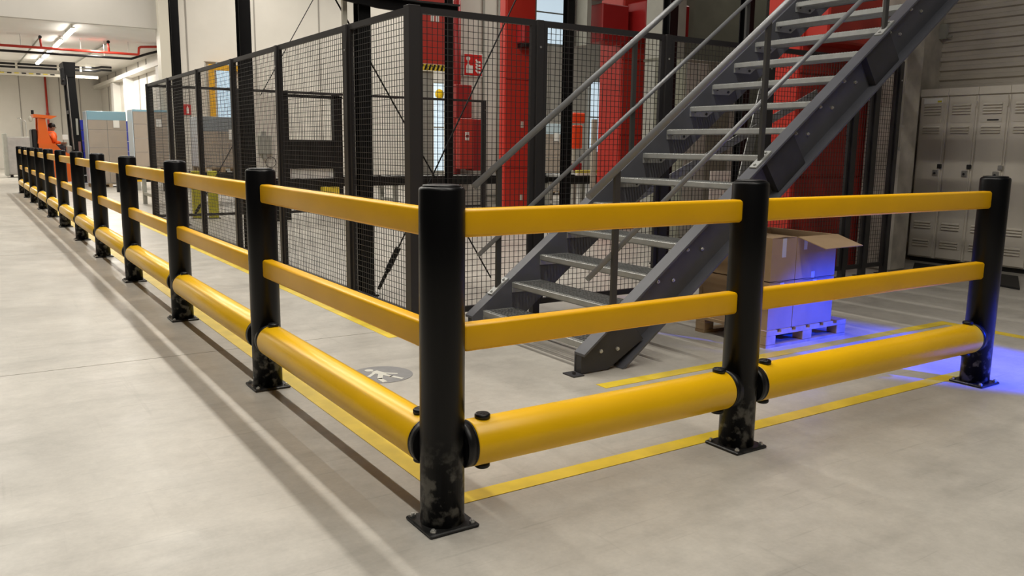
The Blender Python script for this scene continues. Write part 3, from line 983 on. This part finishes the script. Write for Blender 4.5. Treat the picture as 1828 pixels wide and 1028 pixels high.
def wrapped(x0, x1, y0, y1, z, h, nx, nz, label, sheet=SHEET, cm=CARD, sheet_h=0.2):
    t = thing('wrapped_pallet', label, 'pallet', ((x0+x1)/2, (y0+y1)/2, z), group='shrink wrapped pallets')
    pallet_parts(t, x0, x1, y0, y1, z)
    zb = z+0.125
    hh = (h-0.125-0.01)/nz
    for k in range(nz):
        for i in range(nx):
            a = x0+(x1-x0)*i/nx
            b = x0+(x1-x0)*(i+1)/nx
            part('carton', MB().bbox(a+0.004, b-0.004, y0+0.01, y1-0.01, zb+hh*k+0.003, zb+hh*(k+1)-0.003, 0.008), cm, t)
    part('top_sheet', MB().bbox(x0-0.006, x1+0.006, y0-0.004, y1+0.006, z+h-sheet_h, z+h+0.004, 0.004), sheet, t)
    part('stretch_film', MB().bbox(x0-0.012, x1+0.012, y0-0.012, y1+0.012, z+0.1, z+h+0.012, 0.01), FILM, t)
    part('shine_sheet', MB().bbox(x0-0.03, x0-0.013, y0+0.0, y1, z+0.12, z+h, 0.006), FILMSHINE, t)  # added pale sheet that paints the shine of the wrapped left side
    part('shipping_label', MB().box(x0+(x1-x0)*0.66, x0+(x1-x0)*0.82, y0-0.018, y0-0.0125, z+h-0.47, z+h-0.25), SIGNW, t)


wrapped(1.95, 3.0, 25.5, 26.3, 0.0, 2.24, 2, 4, 'wrapped carton pallet with blue top sheet right of the truck mast', sheet_h=0.25)
wrapped(2.85, 3.75, 23.3, 24.1, 0.55, 1.70, 2, 4, 'wrapped carton pallet partly hidden by the end post of the mesh fence', sheet_h=0.05)
t = thing('lift_table', 'low lift table under the second wrapped carton pallet', 'table', (3.3, 23.7, 0))
part('table_top', MB().box(2.83, 3.77, 23.25, 24.0, 0.48, 0.548), GREYP, t)
for x in (2.9, 3.7):
    for y in (23.3, 23.9):
        part('leg', MB().box(x-0.04, x+0.04, y-0.04, y+0.04, 0, 0.48), GREYP, t)
wrapped(3.05, 3.95, 16.45, 17.25, 0.72, 1.18, 2, 4, 'wrapped brown carton stack with grey top behind the far mesh panels', sheet=mat('grey_sheet', (0.16, 0.17, 0.18), 0.4), sheet_h=0.3)
wrapped(12.1, 13.2, 17.0, 17.9, 0.0, 2.0, 2, 4, 'wrapped carton pallet with pale top beyond the tall red column', sheet=mat('pale_sheet', (0.62, 0.76, 0.82), 0.3), sheet_h=0.28)
for i, (x, l) in enumerate(((2.02, 'behind the truck mast'), (3.2, 'between the two far wrapped carton pallets'))):
    t = thing('blue_crate_stack', 'blue ribbed plastic crate stack %s' % l, 'crate stack', (x, 29.0, 0), group='blue crate stacks')
    for k in range(6):
        part('crate', MB().bbox(x-0.1, x+0.6, 28.7, 29.3, 0.02+0.34*k, 0.35+0.34*k, 0.015).box(x-0.11, x+0.61, 28.69, 29.31, 0.31+0.34*k, 0.35+0.34*k), BLUE, t)

# ================================================================== NEAR CARTON PALLET
t = thing('wooden_pallet', 'wooden pallet on the floor under the cartons behind the short barrier', 'pallet', (3.57, 1.53, 0))
X0, X1, Y0, Y1 = 3.15, 4.02, 1.20, 1.86
for i in range(3):
    b = Y0+(Y1-Y0-0.09)*i/2
    part('bottom_board', MB().box(X0, X1, b, b+0.09, 0.0, 0.02), WOOD, t)
    part('stringer_board', MB().box(X0, X1, b, b+0.09, 0.085, 0.10), WOOD, t)
    for j in range(3):
        a = X0+(X1-X0-0.10)*j/2
        part('block', MB().bbox(a, a+0.10, b, b+0.09, 0.02, 0.085, 0.004), WOOD, t)
for i in range(6):
    a = X0+(X1-X0-0.11)*i/5
    part('deck_board', MB().box(a, a+0.11, Y0, Y1, 0.10, 0.12), WOOD, t)


def carton(x0, x1, y0, y1, z0, z1, label, closed=True, tapes=True):
    t = thing('carton', label, 'carton', ((x0+x1)/2, (y0+y1)/2, z0), group='cartons on the near pallet')
    d = 0.006
    part('wall', MB().box(x0, x1, y0, y0+d, z0, z1), CARD, t)
    part('wall', MB().box(x0, x1, y1-d, y1, z0, z1), CARD, t)
    part('wall', MB().box(x0, x0+d, y0+d, y1-d, z0, z1), CARD, t)
    part('wall', MB().box(x1-d, x1, y0+d, y1-d, z0, z1), CARD, t)
    part('bottom', MB().box(x0+d, x1-d, y0+d, y1-d, z0, z0+d), CARDI, t)
    if closed:
        ym = (y0+y1)/2
        xm = (x0+x1)/2
        part('flap', MB().add([(x0, y0, z1), (xm-0.002, y0, z1+0.006), (xm-0.002, y1, z1+0.006), (x0, y1, z1), (x0, y0, z1+0.005), (xm-0.002, y0, z1+0.011), (xm-0.002, y1, z1+0.011), (x0, y1, z1+0.005)],
                              [(3, 2, 1, 0), (4, 5, 6, 7), (0, 1, 5, 4), (1, 2, 6, 5), (2, 3, 7, 6), (3, 0, 4, 7)]), CARD, t)
        part('flap', MB().add([(xm+0.002, y0, z1+0.006), (x1, y0, z1), (x1, y1, z1), (xm+0.002, y1, z1+0.006), (xm+0.002, y0, z1+0.011), (x1, y0, z1+0.005), (x1, y1, z1+0.005), (xm+0.002, y1, z1+0.011)],
                              [(3, 2, 1, 0), (4, 5, 6, 7), (0, 1, 5, 4), (1, 2, 6, 5), (2, 3, 7, 6), (3, 0, 4, 7)]), CARD, t)
    if tapes:
        xm = (x0+x1)/2
        part('tape', MB().box(xm-0.02, xm+0.02, y0-0.0015, y0, z1-0.13, z1), TAPE, t)
    return t


CX = 3.425
carton(3.17, CX-0.003, 1.215, 1.52, 0.122, 0.445, 'lower left carton on the near pallet, side facing the barrier')
carton(CX+0.003, 3.86, 1.215, 1.52, 0.122, 0.445, 'lower right carton on the near pallet, lit blue')
carton(3.17, CX-0.003, 1.525, 1.82, 0.122, 0.445, 'rear left carton of the lower layer on the near pallet', tapes=False)
carton(CX+0.003, 3.86, 1.525, 1.82, 0.122, 0.445, 'rear right carton of the lower layer on the near pallet', tapes=False)
carton(3.17, CX-0.003, 1.215, 1.80, 0.458, 0.748, 'upper left closed carton with torn tape on the near pallet')
t = carton(CX+0.003, 3.86, 1.215, 1.80, 0.458, 0.748, 'upper right open carton with its flap hanging over the front', False, False)


def sheet(mb, a, b, c, d, th=0.005):
    a, b, c, d = (Vector(p) for p in (a, b, c, d))
    nn = (b-a).cross(d-a).normalized()*th
    mb.add([a, b, c, d, a+nn, b+nn, c+nn, d+nn], [(3, 2, 1, 0), (4, 5, 6, 7), (0, 1, 5, 4), (1, 2, 6, 5), (2, 3, 7, 6), (3, 0, 4, 7)])
    return mb


part('flap', sheet(MB(), (3.86, 1.215, 0.748), (3.43, 1.215, 0.748), (3.44, 0.99, 0.688), (3.83, 0.985, 0.692)), CARD, t)
part('flap', sheet(MB(), (3.43, 1.80, 0.748), (3.86, 1.80, 0.748), (3.86, 1.99, 0.70), (3.43, 1.99, 0.70)), CARD, t)
part('flap', sheet(MB(), (3.86, 1.80, 0.746), (3.86, 1.22, 0.746), (3.99, 1.24, 0.668), (3.99, 1.78, 0.668)), CARD, t)
part('tape', MB().box(3.50, 3.535, 1.213, 1.215, 0.66, 0.745), TAPE, t)
part('tape', MB().box(3.60, 3.635, 1.213, 1.215, 0.458, 0.50), TAPE, t)
carton(3.17, 3.86, 1.215+0.61, 1.86, 0.122, 0.70, 'flat brown carton leaning at the rear of the near pallet', tapes=False)

# ================================================================== LOCKERS
LYs = [3.50, 3.155, 2.80, 2.445, 2.09, 1.735]
lname = ['leftmost beige locker next to the concrete pier, with a paper label', 'second beige locker from the concrete pier', 'third beige locker from the concrete pier, with a dark slot', 'fourth beige locker from the concrete pier, behind the blue lit post', 'fifth beige locker, at the right edge of the picture']
for i in range(5):
    ya, yb = LYs[i+1], LYs[i]
    t = thing('locker', lname[i], 'locker', (8.75, (ya+yb)/2, 0), group='beige lockers along the corrugated wall')
    part('body', MB().box(8.52, 9.0, ya+0.002, yb-0.002, 0.06, 2.085).box(8.50, 8.52, ya+0.002, yb-0.002, 2.0, 2.085), LOCK, t)
    part('plinth', MB().box(8.58, 9.0, ya+0.002, yb-0.002, 0, 0.06), LOCKD, t)
    d = part('door', MB().bbox(8.498, 8.517, ya+0.022, yb-0.022, 0.075, 1.985, 0.004), LOCK, t)
    w = yb-ya
    yc = (ya+yb)/2
    for z0, cnt in ((1.78, 4), (1.56, 3), (0.42, 3), (0.20, 3)):
        for k in range(cnt):
            z = z0+0.032*k
            part('louvre', MB().prism([(8.498, z), (8.480, z+0.002), (8.482, z+0.010), (8.498, z+0.024)], 'y', yc-w*0.30, yc+w*0.30), LOCK, d)
    part('card_holder', MB().box(8.492, 8.498, yc-w*0.32, yc+w*0.32, 1.685, 1.735), LOCK, d)
    part('slot', MB().box(8.490, 8.4925, yc-0.08, yc+0.05, 1.70, 1.716), LOCKD if i == 2 else LOCK, d)
    part('latch', MB().bbox(8.478, 8.498, ya+0.035, ya+0.10, 1.06, 1.13, 0.004), SILV, d)
    part('latch_hole', MB().cyl((8.470, ya+0.07, 1.09), (8.478, ya+0.07, 1.09), 0.013, 10), LOCKD, d)
    part('hasp', MB().bbox(8.480, 8.502, ya+0.0, ya+0.05, 1.15, 1.20, 0.004), LOCKD if i < 2 else SILV, d)
    for z in (1.9, 0.3):
        part('hinge', MB().cyl((8.497, ya+0.018, z-0.04), (8.497, ya+0.018, z+0.04), 0.008, 8), LOCK, d)
    if i == 0:
        part('paper_label', MB().box(8.4955, 8.498, yc-0.11, yc+0.12, 1.915, 1.975), SIGNW, d)
        part('yellow_sticker', MB().box(8.494, 8.4956, yc-0.10, yc-0.05, 1.925, 1.945), mat('sticker_yellow', (0.65, 0.55, 0.04), 0.5), d)
t = tag(obj('rubber_mat', MB().prism([(8.26, 3.24), (7.66, 2.90), (7.35, 1.58), (8.22, 2.02)], 'z', 0.0, 0.018).mesh('rubber_mat', RUBBER)), 'flat black rubber ramp mat on the floor before the lockers', 'mat')
t = thing('wall_conduit', 'thin pale conduit pipe on the concrete pier', 'pipe', (7.30, 2.96, 1.3))
part('pipe', MB().cyl((7.30, 2.985, 1.38), (7.30, 2.985, 5.0), 0.022, 10), CREAM, t, True)
part('bracket', MB().box(7.27, 7.37, 2.97, 3.01, 1.60, 1.63), CREAM, t)
part('end_cap', MB().cyl((7.30, 2.985, 1.35), (7.30, 2.985, 1.39), 0.027, 10), BOLT, t)
t = thing('wall_bracket', 'small grey metal bracket on the return wall above the lockers', 'bracket', (9.0, 3.58, 2.75))
part('plate', MB().box(8.94, 9.0, 3.52, 3.6, 2.72, 2.9), GREYP, t)
part('rod', MB().cyl((8.97, 3.53, 2.74), (8.97, 3.45, 2.74), 0.012, 8), GREYP, t)

# ================================================================== GREY ENCLOSURE BEHIND THE STAIRS
t = thing('grey_cabinet', 'tall grey-green ribbed cabinet seen through the stair treads', 'cabinet', (7.5, 6.1, 0))
part('body', MB().bbox(7.0, 8.1, 6.0, 6.6, 0, 2.55, 0.01), GREYD, t)
for i in range(5):
    x = 7.02+0.215*i
    part('door_panel', MB().bbox(x, x+0.205, 5.98, 6.002, 0.12, 2.5, 0.005), GREYP if i in (0, 1, 4) else GREYD, t)
part('white_lower_panel', MB().bbox(7.55, 8.08, 5.965, 5.98, 0.10, 1.04, 0.004), SIGNW, t)
t = thing('grey_duct', 'pale grey vertical duct rising above the ribbed cabinet', 'duct', (7.4, 6.9, 0))
part('duct', MB().bbox(7.25, 7.72, 6.75, 7.1, 0, 5.5, 0.01), GREYP, t)
part('seam', MB().box(7.24, 7.73, 6.74, 7.11, 2.6, 2.64), GREYD, t)

# ================================================================== LIFT TRUCK WITH DRIVER
TX, TYv = 1.2, 27.5
t = thing('reach_truck', 'orange reach truck with tall black mast driving at the far end', 'truck', (TX, TYv, 0))
part('chassis', MB().prism([(0.72, 0.12), (1.75, 0.12), (1.75, 0.62), (1.58, 0.95), (1.32, 1.10), (1.18, 1.28), (0.98, 1.28), (0.74, 1.28)], 'y', 26.9, 28.1), ORANGE, t)
part('back_column', MB().prism([(0.72, 1.27), (1.12, 1.27), (1.02, 1.62), (0.97, 2.08), (0.78, 2.08), (0.76, 1.62)], 'y', 27.0, 27.12), ORANGE, t)
part('back_column', MB().prism([(0.72, 1.27), (1.02, 1.27), (0.97, 1.62), (0.97, 2.08), (0.78, 2.08), (0.76, 1.62)], 'y', 27.9, 28.02), ORANGE, t)
part('overhead_guard', MB().prism([(0.66, 2.06), (1.14, 2.02), (1.30, 2.11), (0.66, 2.15)], 'y', 26.95, 28.05), ORANGE, t)
part('counterweight', MB().bbox(0.58, 0.73, 27.0, 28.0, 0.2, 1.7, 0.03), BLACK, t)
part('beacon', MB().cyl((0.66, 27.2, 2.15), (0.66, 27.2, 2.27), 0.04, 10), BLACK, t)
part('mirror', MB().ball((0.58, 27.0, 2.0), 0.09, 10, (0.6, 0.5, 1)), CREAM, t, True)
for x in (0.95, 2.35):
    part('wheel', MB().cyl((x, 26.95, 0.16), (x, 27.15, 0.16), 0.16, 18), RUBBER, t)
    part('wheel', MB().cyl((x, 27.85, 0.16), (x, 28.05, 0.16), 0.16, 18), RUBBER, t)
part('support_leg', MB().bbox(1.7, 2.5, 26.95, 27.13, 0.1, 0.32, 0.02), BLACK, t)
part('support_leg', MB().bbox(1.7, 2.5, 27.87, 28.05, 0.1, 0.32, 0.02), BLACK, t)
ms = part('mast', MB().prism([(1.70, 0.2), (1.98, 0.2), (1.86, 3.62), (1.62, 3.62)], 'y', 27.02, 27.17).prism([(1.70, 0.2), (1.98, 0.2), (1.86, 3.62), (1.62, 3.62)], 'y', 27.85, 28.0)
          .prism([(1.60, 3.30), (1.88, 3.30), (1.90, 3.74), (1.56, 3.74)], 'y', 27.0, 28.02).box(1.64, 1.80, 27.17, 27.85, 2.2, 2.3), COLB, t)
part('chain', MB().cyl((1.70, 27.01, 1.1), (1.64, 27.01, 3.35), 0.012, 6), SILV, ms)
part('type_plate', MB().box(1.80, 1.86, 27.005, 27.02, 1.55, 2.05), GREYP, ms)
part('warning_plate', MB().box(1.83, 1.90, 27.005, 27.02, 0.95, 1.35), mat('dull_pink', (0.20, 0.10, 0.09), 0.5), ms)
part('camera_head', MB().bbox(1.48, 1.62, 27.0, 27.2, 3.05, 3.55, 0.02).ball((1.53, 26.99, 3.2), 0.05, 10), BLACK, ms)
for y in (27.25, 27.75):
    part('fork', MB().box(1.98, 2.03, y-0.05, y+0.05, 0.12, 0.75).box(1.98, 2.9, y-0.05, y+0.05, 0.10, 0.14), BLACK, t)
part('seat', MB().bbox(1.0, 1.3, 27.3, 27.75, 1.0, 1.12, 0.03).bbox(0.97, 1.07, 27.3, 27.75, 1.1, 1.55, 0.03), BLACK, t)
part('steering_console', MB().bbox(1.50, 1.66, 27.15, 27.8, 0.9, 1.22, 0.03).cyl((1.52, 27.5, 1.22), (1.47, 27.5, 1.30), 0.12, 16), GREYP, t)
part('screen', MB().bbox(1.40, 1.56, 27.05, 27.09, 1.40, 1.55, 0.008), SIGNW, t)

# driver: one continuous skinned body, seated, hands on the console
pr = thing('person', 'seated driver in an orange hi-vis top with dark hair on the orange truck', 'person', (1.12, 27.5, 1.0))
J = {'pelvis': ((1.14, 27.5, 1.17), 0.13), 'waist': ((1.13, 27.5, 1.33), 0.125), 'chest': ((1.14, 27.5, 1.50), 0.145), 'neckb': ((1.16, 27.5, 1.62), 0.075), 'neck': ((1.175, 27.5, 1.66), 0.05),
     'head0': ((1.19, 27.5, 1.72), 0.075), 'head1': ((1.195, 27.5, 1.80), 0.085), 'head2': ((1.19, 27.5, 1.86), 0.06)}
E_ = [('pelvis', 'waist'), ('waist', 'chest'), ('chest', 'neckb'), ('neckb', 'neck'), ('neck', 'head0'), ('head0', 'head1'), ('head1', 'head2')]
for s, k in ((-1, 'R'), (1, 'L')):
    y = 27.5
    J['sh'+k] = ((1.15, y+s*0.17, 1.56), 0.062)
    J['el'+k] = ((1.22, y+s*0.24, 1.32), 0.045)
    J['wr'+k] = ((1.43, y+s*0.14, 1.29), 0.030)
    J['pa'+k] = ((1.49, y+s*0.11, 1.30), 0.032)
    E_ += [('chest', 'sh'+k), ('sh'+k, 'el'+k), ('el'+k, 'wr'+k), ('wr'+k, 'pa'+k)]
    for f in range(4):
        J['f%d%s' % (f, k)] = ((1.535, y+s*(0.08+0.02*f), 1.305), 0.009)
        J['g%d%s' % (f, k)] = ((1.56-0.004*f, y+s*(0.08+0.02*f), 1.285), 0.008)
        E_ += [('pa'+k, 'f%d%s' % (f, k)), ('f%d%s' % (f, k), 'g%d%s' % (f, k))]
    J['th'+k] = ((1.50, y+s*0.06, 1.31), 0.010)
    E_ += [('pa'+k, 'th'+k)]
    J['hi'+k] = ((1.16, y+s*0.10, 1.17), 0.095)
    J['kn'+k] = ((1.46, y+s*0.13, 1.13), 0.065)
    J['an'+k] = ((1.44, y+s*0.13, 0.78), 0.045)
    J['to'+k] = ((1.55, y+s*0.14, 0.74), 0.035)
    E_ += [('pelvis', 'hi'+k), ('hi'+k, 'kn'+k), ('kn'+k, 'an'+k), ('an'+k, 'to'+k)]
names = list(J)
me = bpy.data.meshes.new('body')
o0 = Vector((1.12, 27.5, 1.0))
me.from_pydata([tuple(Vector(J[n][0])-o0) for n in names], [(names.index(a), names.index(b)) for a, b in E_], [])
for mm in (SKIN, VEST, PANTS):
    me.materials.append(mm)
body = obj('body', me, pr)
md = body.modifiers.new('skin', 'SKIN')
for i, n in enumerate(names):
    sv = me.skin_vertices[0].data[i]
    sv.radius = (J[n][1], J[n][1])
    sv.use_root = (n == 'pelvis')
md.use_smooth_shade = True
sb = body.modifiers.new('sub', 'SUBSURF')
sb.levels = 1
sb.render_levels = 2
part('hi_vis_top', MB().lathe([(0.15, 0.02), (0.155, 0.2), (0.17, 0.34), (0.15, 0.44), (0.09, 0.50)], (1.135, 27.5, 1.16), 20), VEST, pr, True)
for s in (-1, 1):
    part('sleeve', MB().cyl((1.14, 27.5+s*0.15, 1.57), (1.225, 27.5+s*0.245, 1.32), 0.075, 12, 0.06).cyl((1.215, 27.5+s*0.245, 1.33), (1.36, 27.5+s*0.175, 1.30), 0.06, 12, 0.045), VEST, pr, True)
    part('trouser_leg', MB().cyl((1.15, 27.5+s*0.09, 1.17), (1.47, 27.5+s*0.13, 1.13), 0.11, 12, 0.08).cyl((1.46, 27.5+s*0.13, 1.15), (1.44, 27.5+s*0.13, 0.80), 0.08, 12, 0.055), PANTS, pr, True)
part('hair', MB().ball((1.175, 27.5, 1.825), 0.105, 14, (1.0, 0.95, 0.85)), HAIR, pr, True)
part('nose', MB().ball((1.285, 27.5, 1.765), 0.018, 8), SKIN, pr, True)
for s in (-1, 1):
    part('ear', MB().ball((1.19, 27.5+s*0.09, 1.765), 0.025, 8, (0.8, 0.5, 1)), SKIN, pr, True)
    part('eye', MB().ball((1.27, 27.5+s*0.032, 1.79), 0.010, 8), HAIR, pr, True)
part('mouth', MB().box(1.268, 1.274, 27.475, 27.525, 1.725, 1.731), REDD, pr)

# ================================================================== FAR BAY EQUIPMENT
t = thing('silver_cabinet', 'large silver sheet metal cabinet standing left of the truck', 'cabinet', (0.6, 34.4, 0))
part('body', MB().bbox(0.22, 1.10, 34.0, 34.8, 0.1, 1.50, 0.03), SILV, t)
part('side_panel', MB().bbox(0.10, 0.24, 34.05, 34.75, 0.05, 1.62, 0.02), GREYP, t)
for x in (0.3, 1.0):
    part('foot', MB().box(x-0.05, x+0.05, 34.1, 34.2, 0, 0.1), BLACK, t)
t = thing('tap_rods', 'thin bent metal rods rising from the silver cabinet', 'rods', (0.9, 34.4, 1.503))
for x, h in ((0.75, 2.15), (0.90, 2.05)):
    part('rod', MB().tube([(x, 34.4, 1.503), (x, 34.4, h), (x-0.04, 34.4, h+0.06), (x-0.12, 34.4, h+0.02)], 0.02, 8), SILV, t)
t = thing('riser_pipe', 'thin red vertical pipe on the far white wall', 'pipe', (2.59, 45.9, 0))
part('pipe', MB().cyl((2.59, 45.9, 0), (2.59, 45.9, 4.5), 0.05, 10), REDP, t, True)
part('coupling', MB().cyl((2.59, 45.9, 2.6), (2.59, 45.9, 2.75), 0.075, 10), REDP, t)
t = thing('sprinkler_main', 'red sprinkler pipe with two drops hanging below the far ceiling', 'pipe', (2.0, 28.0, 4.2))
part('main_pipe', MB().tube([(-8, 28, 4.25), (3.86, 28, 4.19), (3.90, 28, 4.21), (3.92, 28, 4.40), (3.98, 28, 4.44), (4.7, 28, 4.50)], 0.042, 10), REDP, t, True)
for x in (1.10, 3.02):
    part('drop', MB().cyl((x, 28.0, 4.22), (x-0.02, 28.0, 4.54), 0.032, 8), REDP, t, True)
    part('branch', MB().cyl((x-0.02, 28.0, 4.52), (x-0.02, 40.0, 4.52), 0.026, 8), GREYP, t, True)
    part('flange', MB().cyl((x-0.02, 27.9, 4.52), (x-0.02, 28.0, 4.52), 0.05, 8), BLACK, t)
for x in (-2.6, 0.55, 2.2, 3.6):
    part('hanger', MB().cyl((x, 28.02, 4.24), (x, 28.02, ZC), 0.010, 6), SILV, t)
t = thing('black_pipe', 'single black pipe running below the red sprinkler pipe', 'pipe', (0, 28.3, 4.0))
part('pipe', MB().tube([(-8, 28.2, 4.09), (3.70, 28.2, 4.06), (4.2, 28.2, 4.25), (4.75, 28.2, 4.42)], 0.04, 10), BLACK, t, True)
for x in (-1.2, 2.9):
    part('hanger', MB().cyl((x, 28.2, 4.08), (x, 28.2, ZC), 0.010, 6), SILV, t)
for i, dz in enumerate((0.0, -0.13)):
    t = thing('far_black_pipe', '%s of the two parallel black pipes near the far wall' % ('upper' if i == 0 else 'lower'), 'pipe', (0, 38, 4.3))
    part('pipe', MB().tube([(-10, 38, 4.44+dz), (3.85, 38, 4.45+dz), (4.1, 38, 4.51+dz), (4.5, 38, 4.51+dz)], 0.045, 10), BLACK, t, True)
    for x in (0.95, 2.45, 3.3):
        part('clamp', MB().box(x-0.04, x+0.04, 37.93, 38.07, 4.40+dz, 4.50+dz), CREAM, t)
t = thing('hazard_beam', 'far header beam with yellow and black dashes below the ceiling', 'beam', (0, 38.4, 4.1))
part('beam', MB().box(-10, 4.0, 38.3, 38.5, 4.02, 4.14), CREAM, t)
for i in range(14):
    x = -1.2+0.26*i
    part('dash', MB().box(x, x+0.16, 38.285, 38.3, 4.08, 4.13), BLACK if i % 2 else mat('dash_yellow', (0.6, 0.48, 0.06), 0.5), t)
lamp_me = MB().bbox(-0.06, 0.06, -0.95, 0.95, -0.20, -0.12, 0.02).mesh('diffuser', LAMP)
lampb_me = MB().box(-0.05, 0.05, -1.0, 1.0, -0.12, -0.09).box(-0.01, 0.01, -0.8, -0.78, -0.09, 0.0).box(-0.01, 0.01, 0.78, 0.8, -0.09, 0.0).mesh('housing', CREAM)
for i, y in enumerate((25.4, 28.6, 32.5, 35.8)):
    t = thing('ceiling_lamp', '%s glowing tube lamp of the row on the far low ceiling' % ['nearest', 'second', 'third', 'farthest'][i], 'lamp', (1.62, y, ZC), group='tube lamps on the far ceiling')
    obj('housing', lampb_me, t)
    obj('diffuser', lamp_me, t)
for i, (x, y) in enumerate(((-3.5, 32), (-3.5, 41), (3.6, 36))):
    area('far_bay_area_light', (x, y, ZC-0.08), 0.2, 6, 520)
area('far_bay_area_light', (2.6, 27.5, ZC-0.08), 0.2, 4, 260)  # extra area light without a fixture, added to brighten the side wall
area('beyond_luminaire', (9.5, 28.5, 7.0), 1.0, 6, 420, (0.9, 0.96, 1.0))

# yellow round lamp before the daylit door
t = thing('yellow_wall_lamp', 'round yellow warning lamp seen in the bright doorway', 'lamp', (12.8, 23.8, 2.9))
part('lens', MB().ball((12.8, 23.75, 3.13), 0.17, 14, (1, 0.5, 1)), mat('amber_lens', (0.85, 0.55, 0.01), 0.3), t, True)
part('bracket', MB().box(12.72, 12.88, 23.80, 23.90, 3.05, 3.2), BLACK, t)


def flat_brace(p0, p1, wd, label):
    t = thing('flat_brace', label, 'brace', p0, group='grey diagonal braces')
    a, b = Vector(p0), Vector(p1)
    u = (b-a).normalized()
    n = Vector((-u.z, 0, u.x))*wd/2
    m = MB()
    y = Vector((0, 0.012, 0))
    m.add([a-n, b-n, b+n, a+n, a-n+y, b-n+y, b+n+y, a+n+y], [(0, 1, 2, 3), (7, 6, 5, 4), (0, 4, 5, 1), (1, 5, 6, 2), (2, 6, 7, 3), (3, 7, 4, 0)])
    part('bar', m, GALV, t)
    part('end_bolt', MB().cyl(a+u*0.05-y, a+u*0.05, 0.02, 8), BOLT, t)


flat_brace((3.2, 3.2, 0.68), (6.15, 3.2, 1.93), 0.075, 'grey flat brace rising right behind the stair treads')
flat_brace((4.85, 3.23, 0.05), (5.44, 3.23, 2.25), 0.11, 'steep grey flat brace behind the stairs, crossing the other brace')
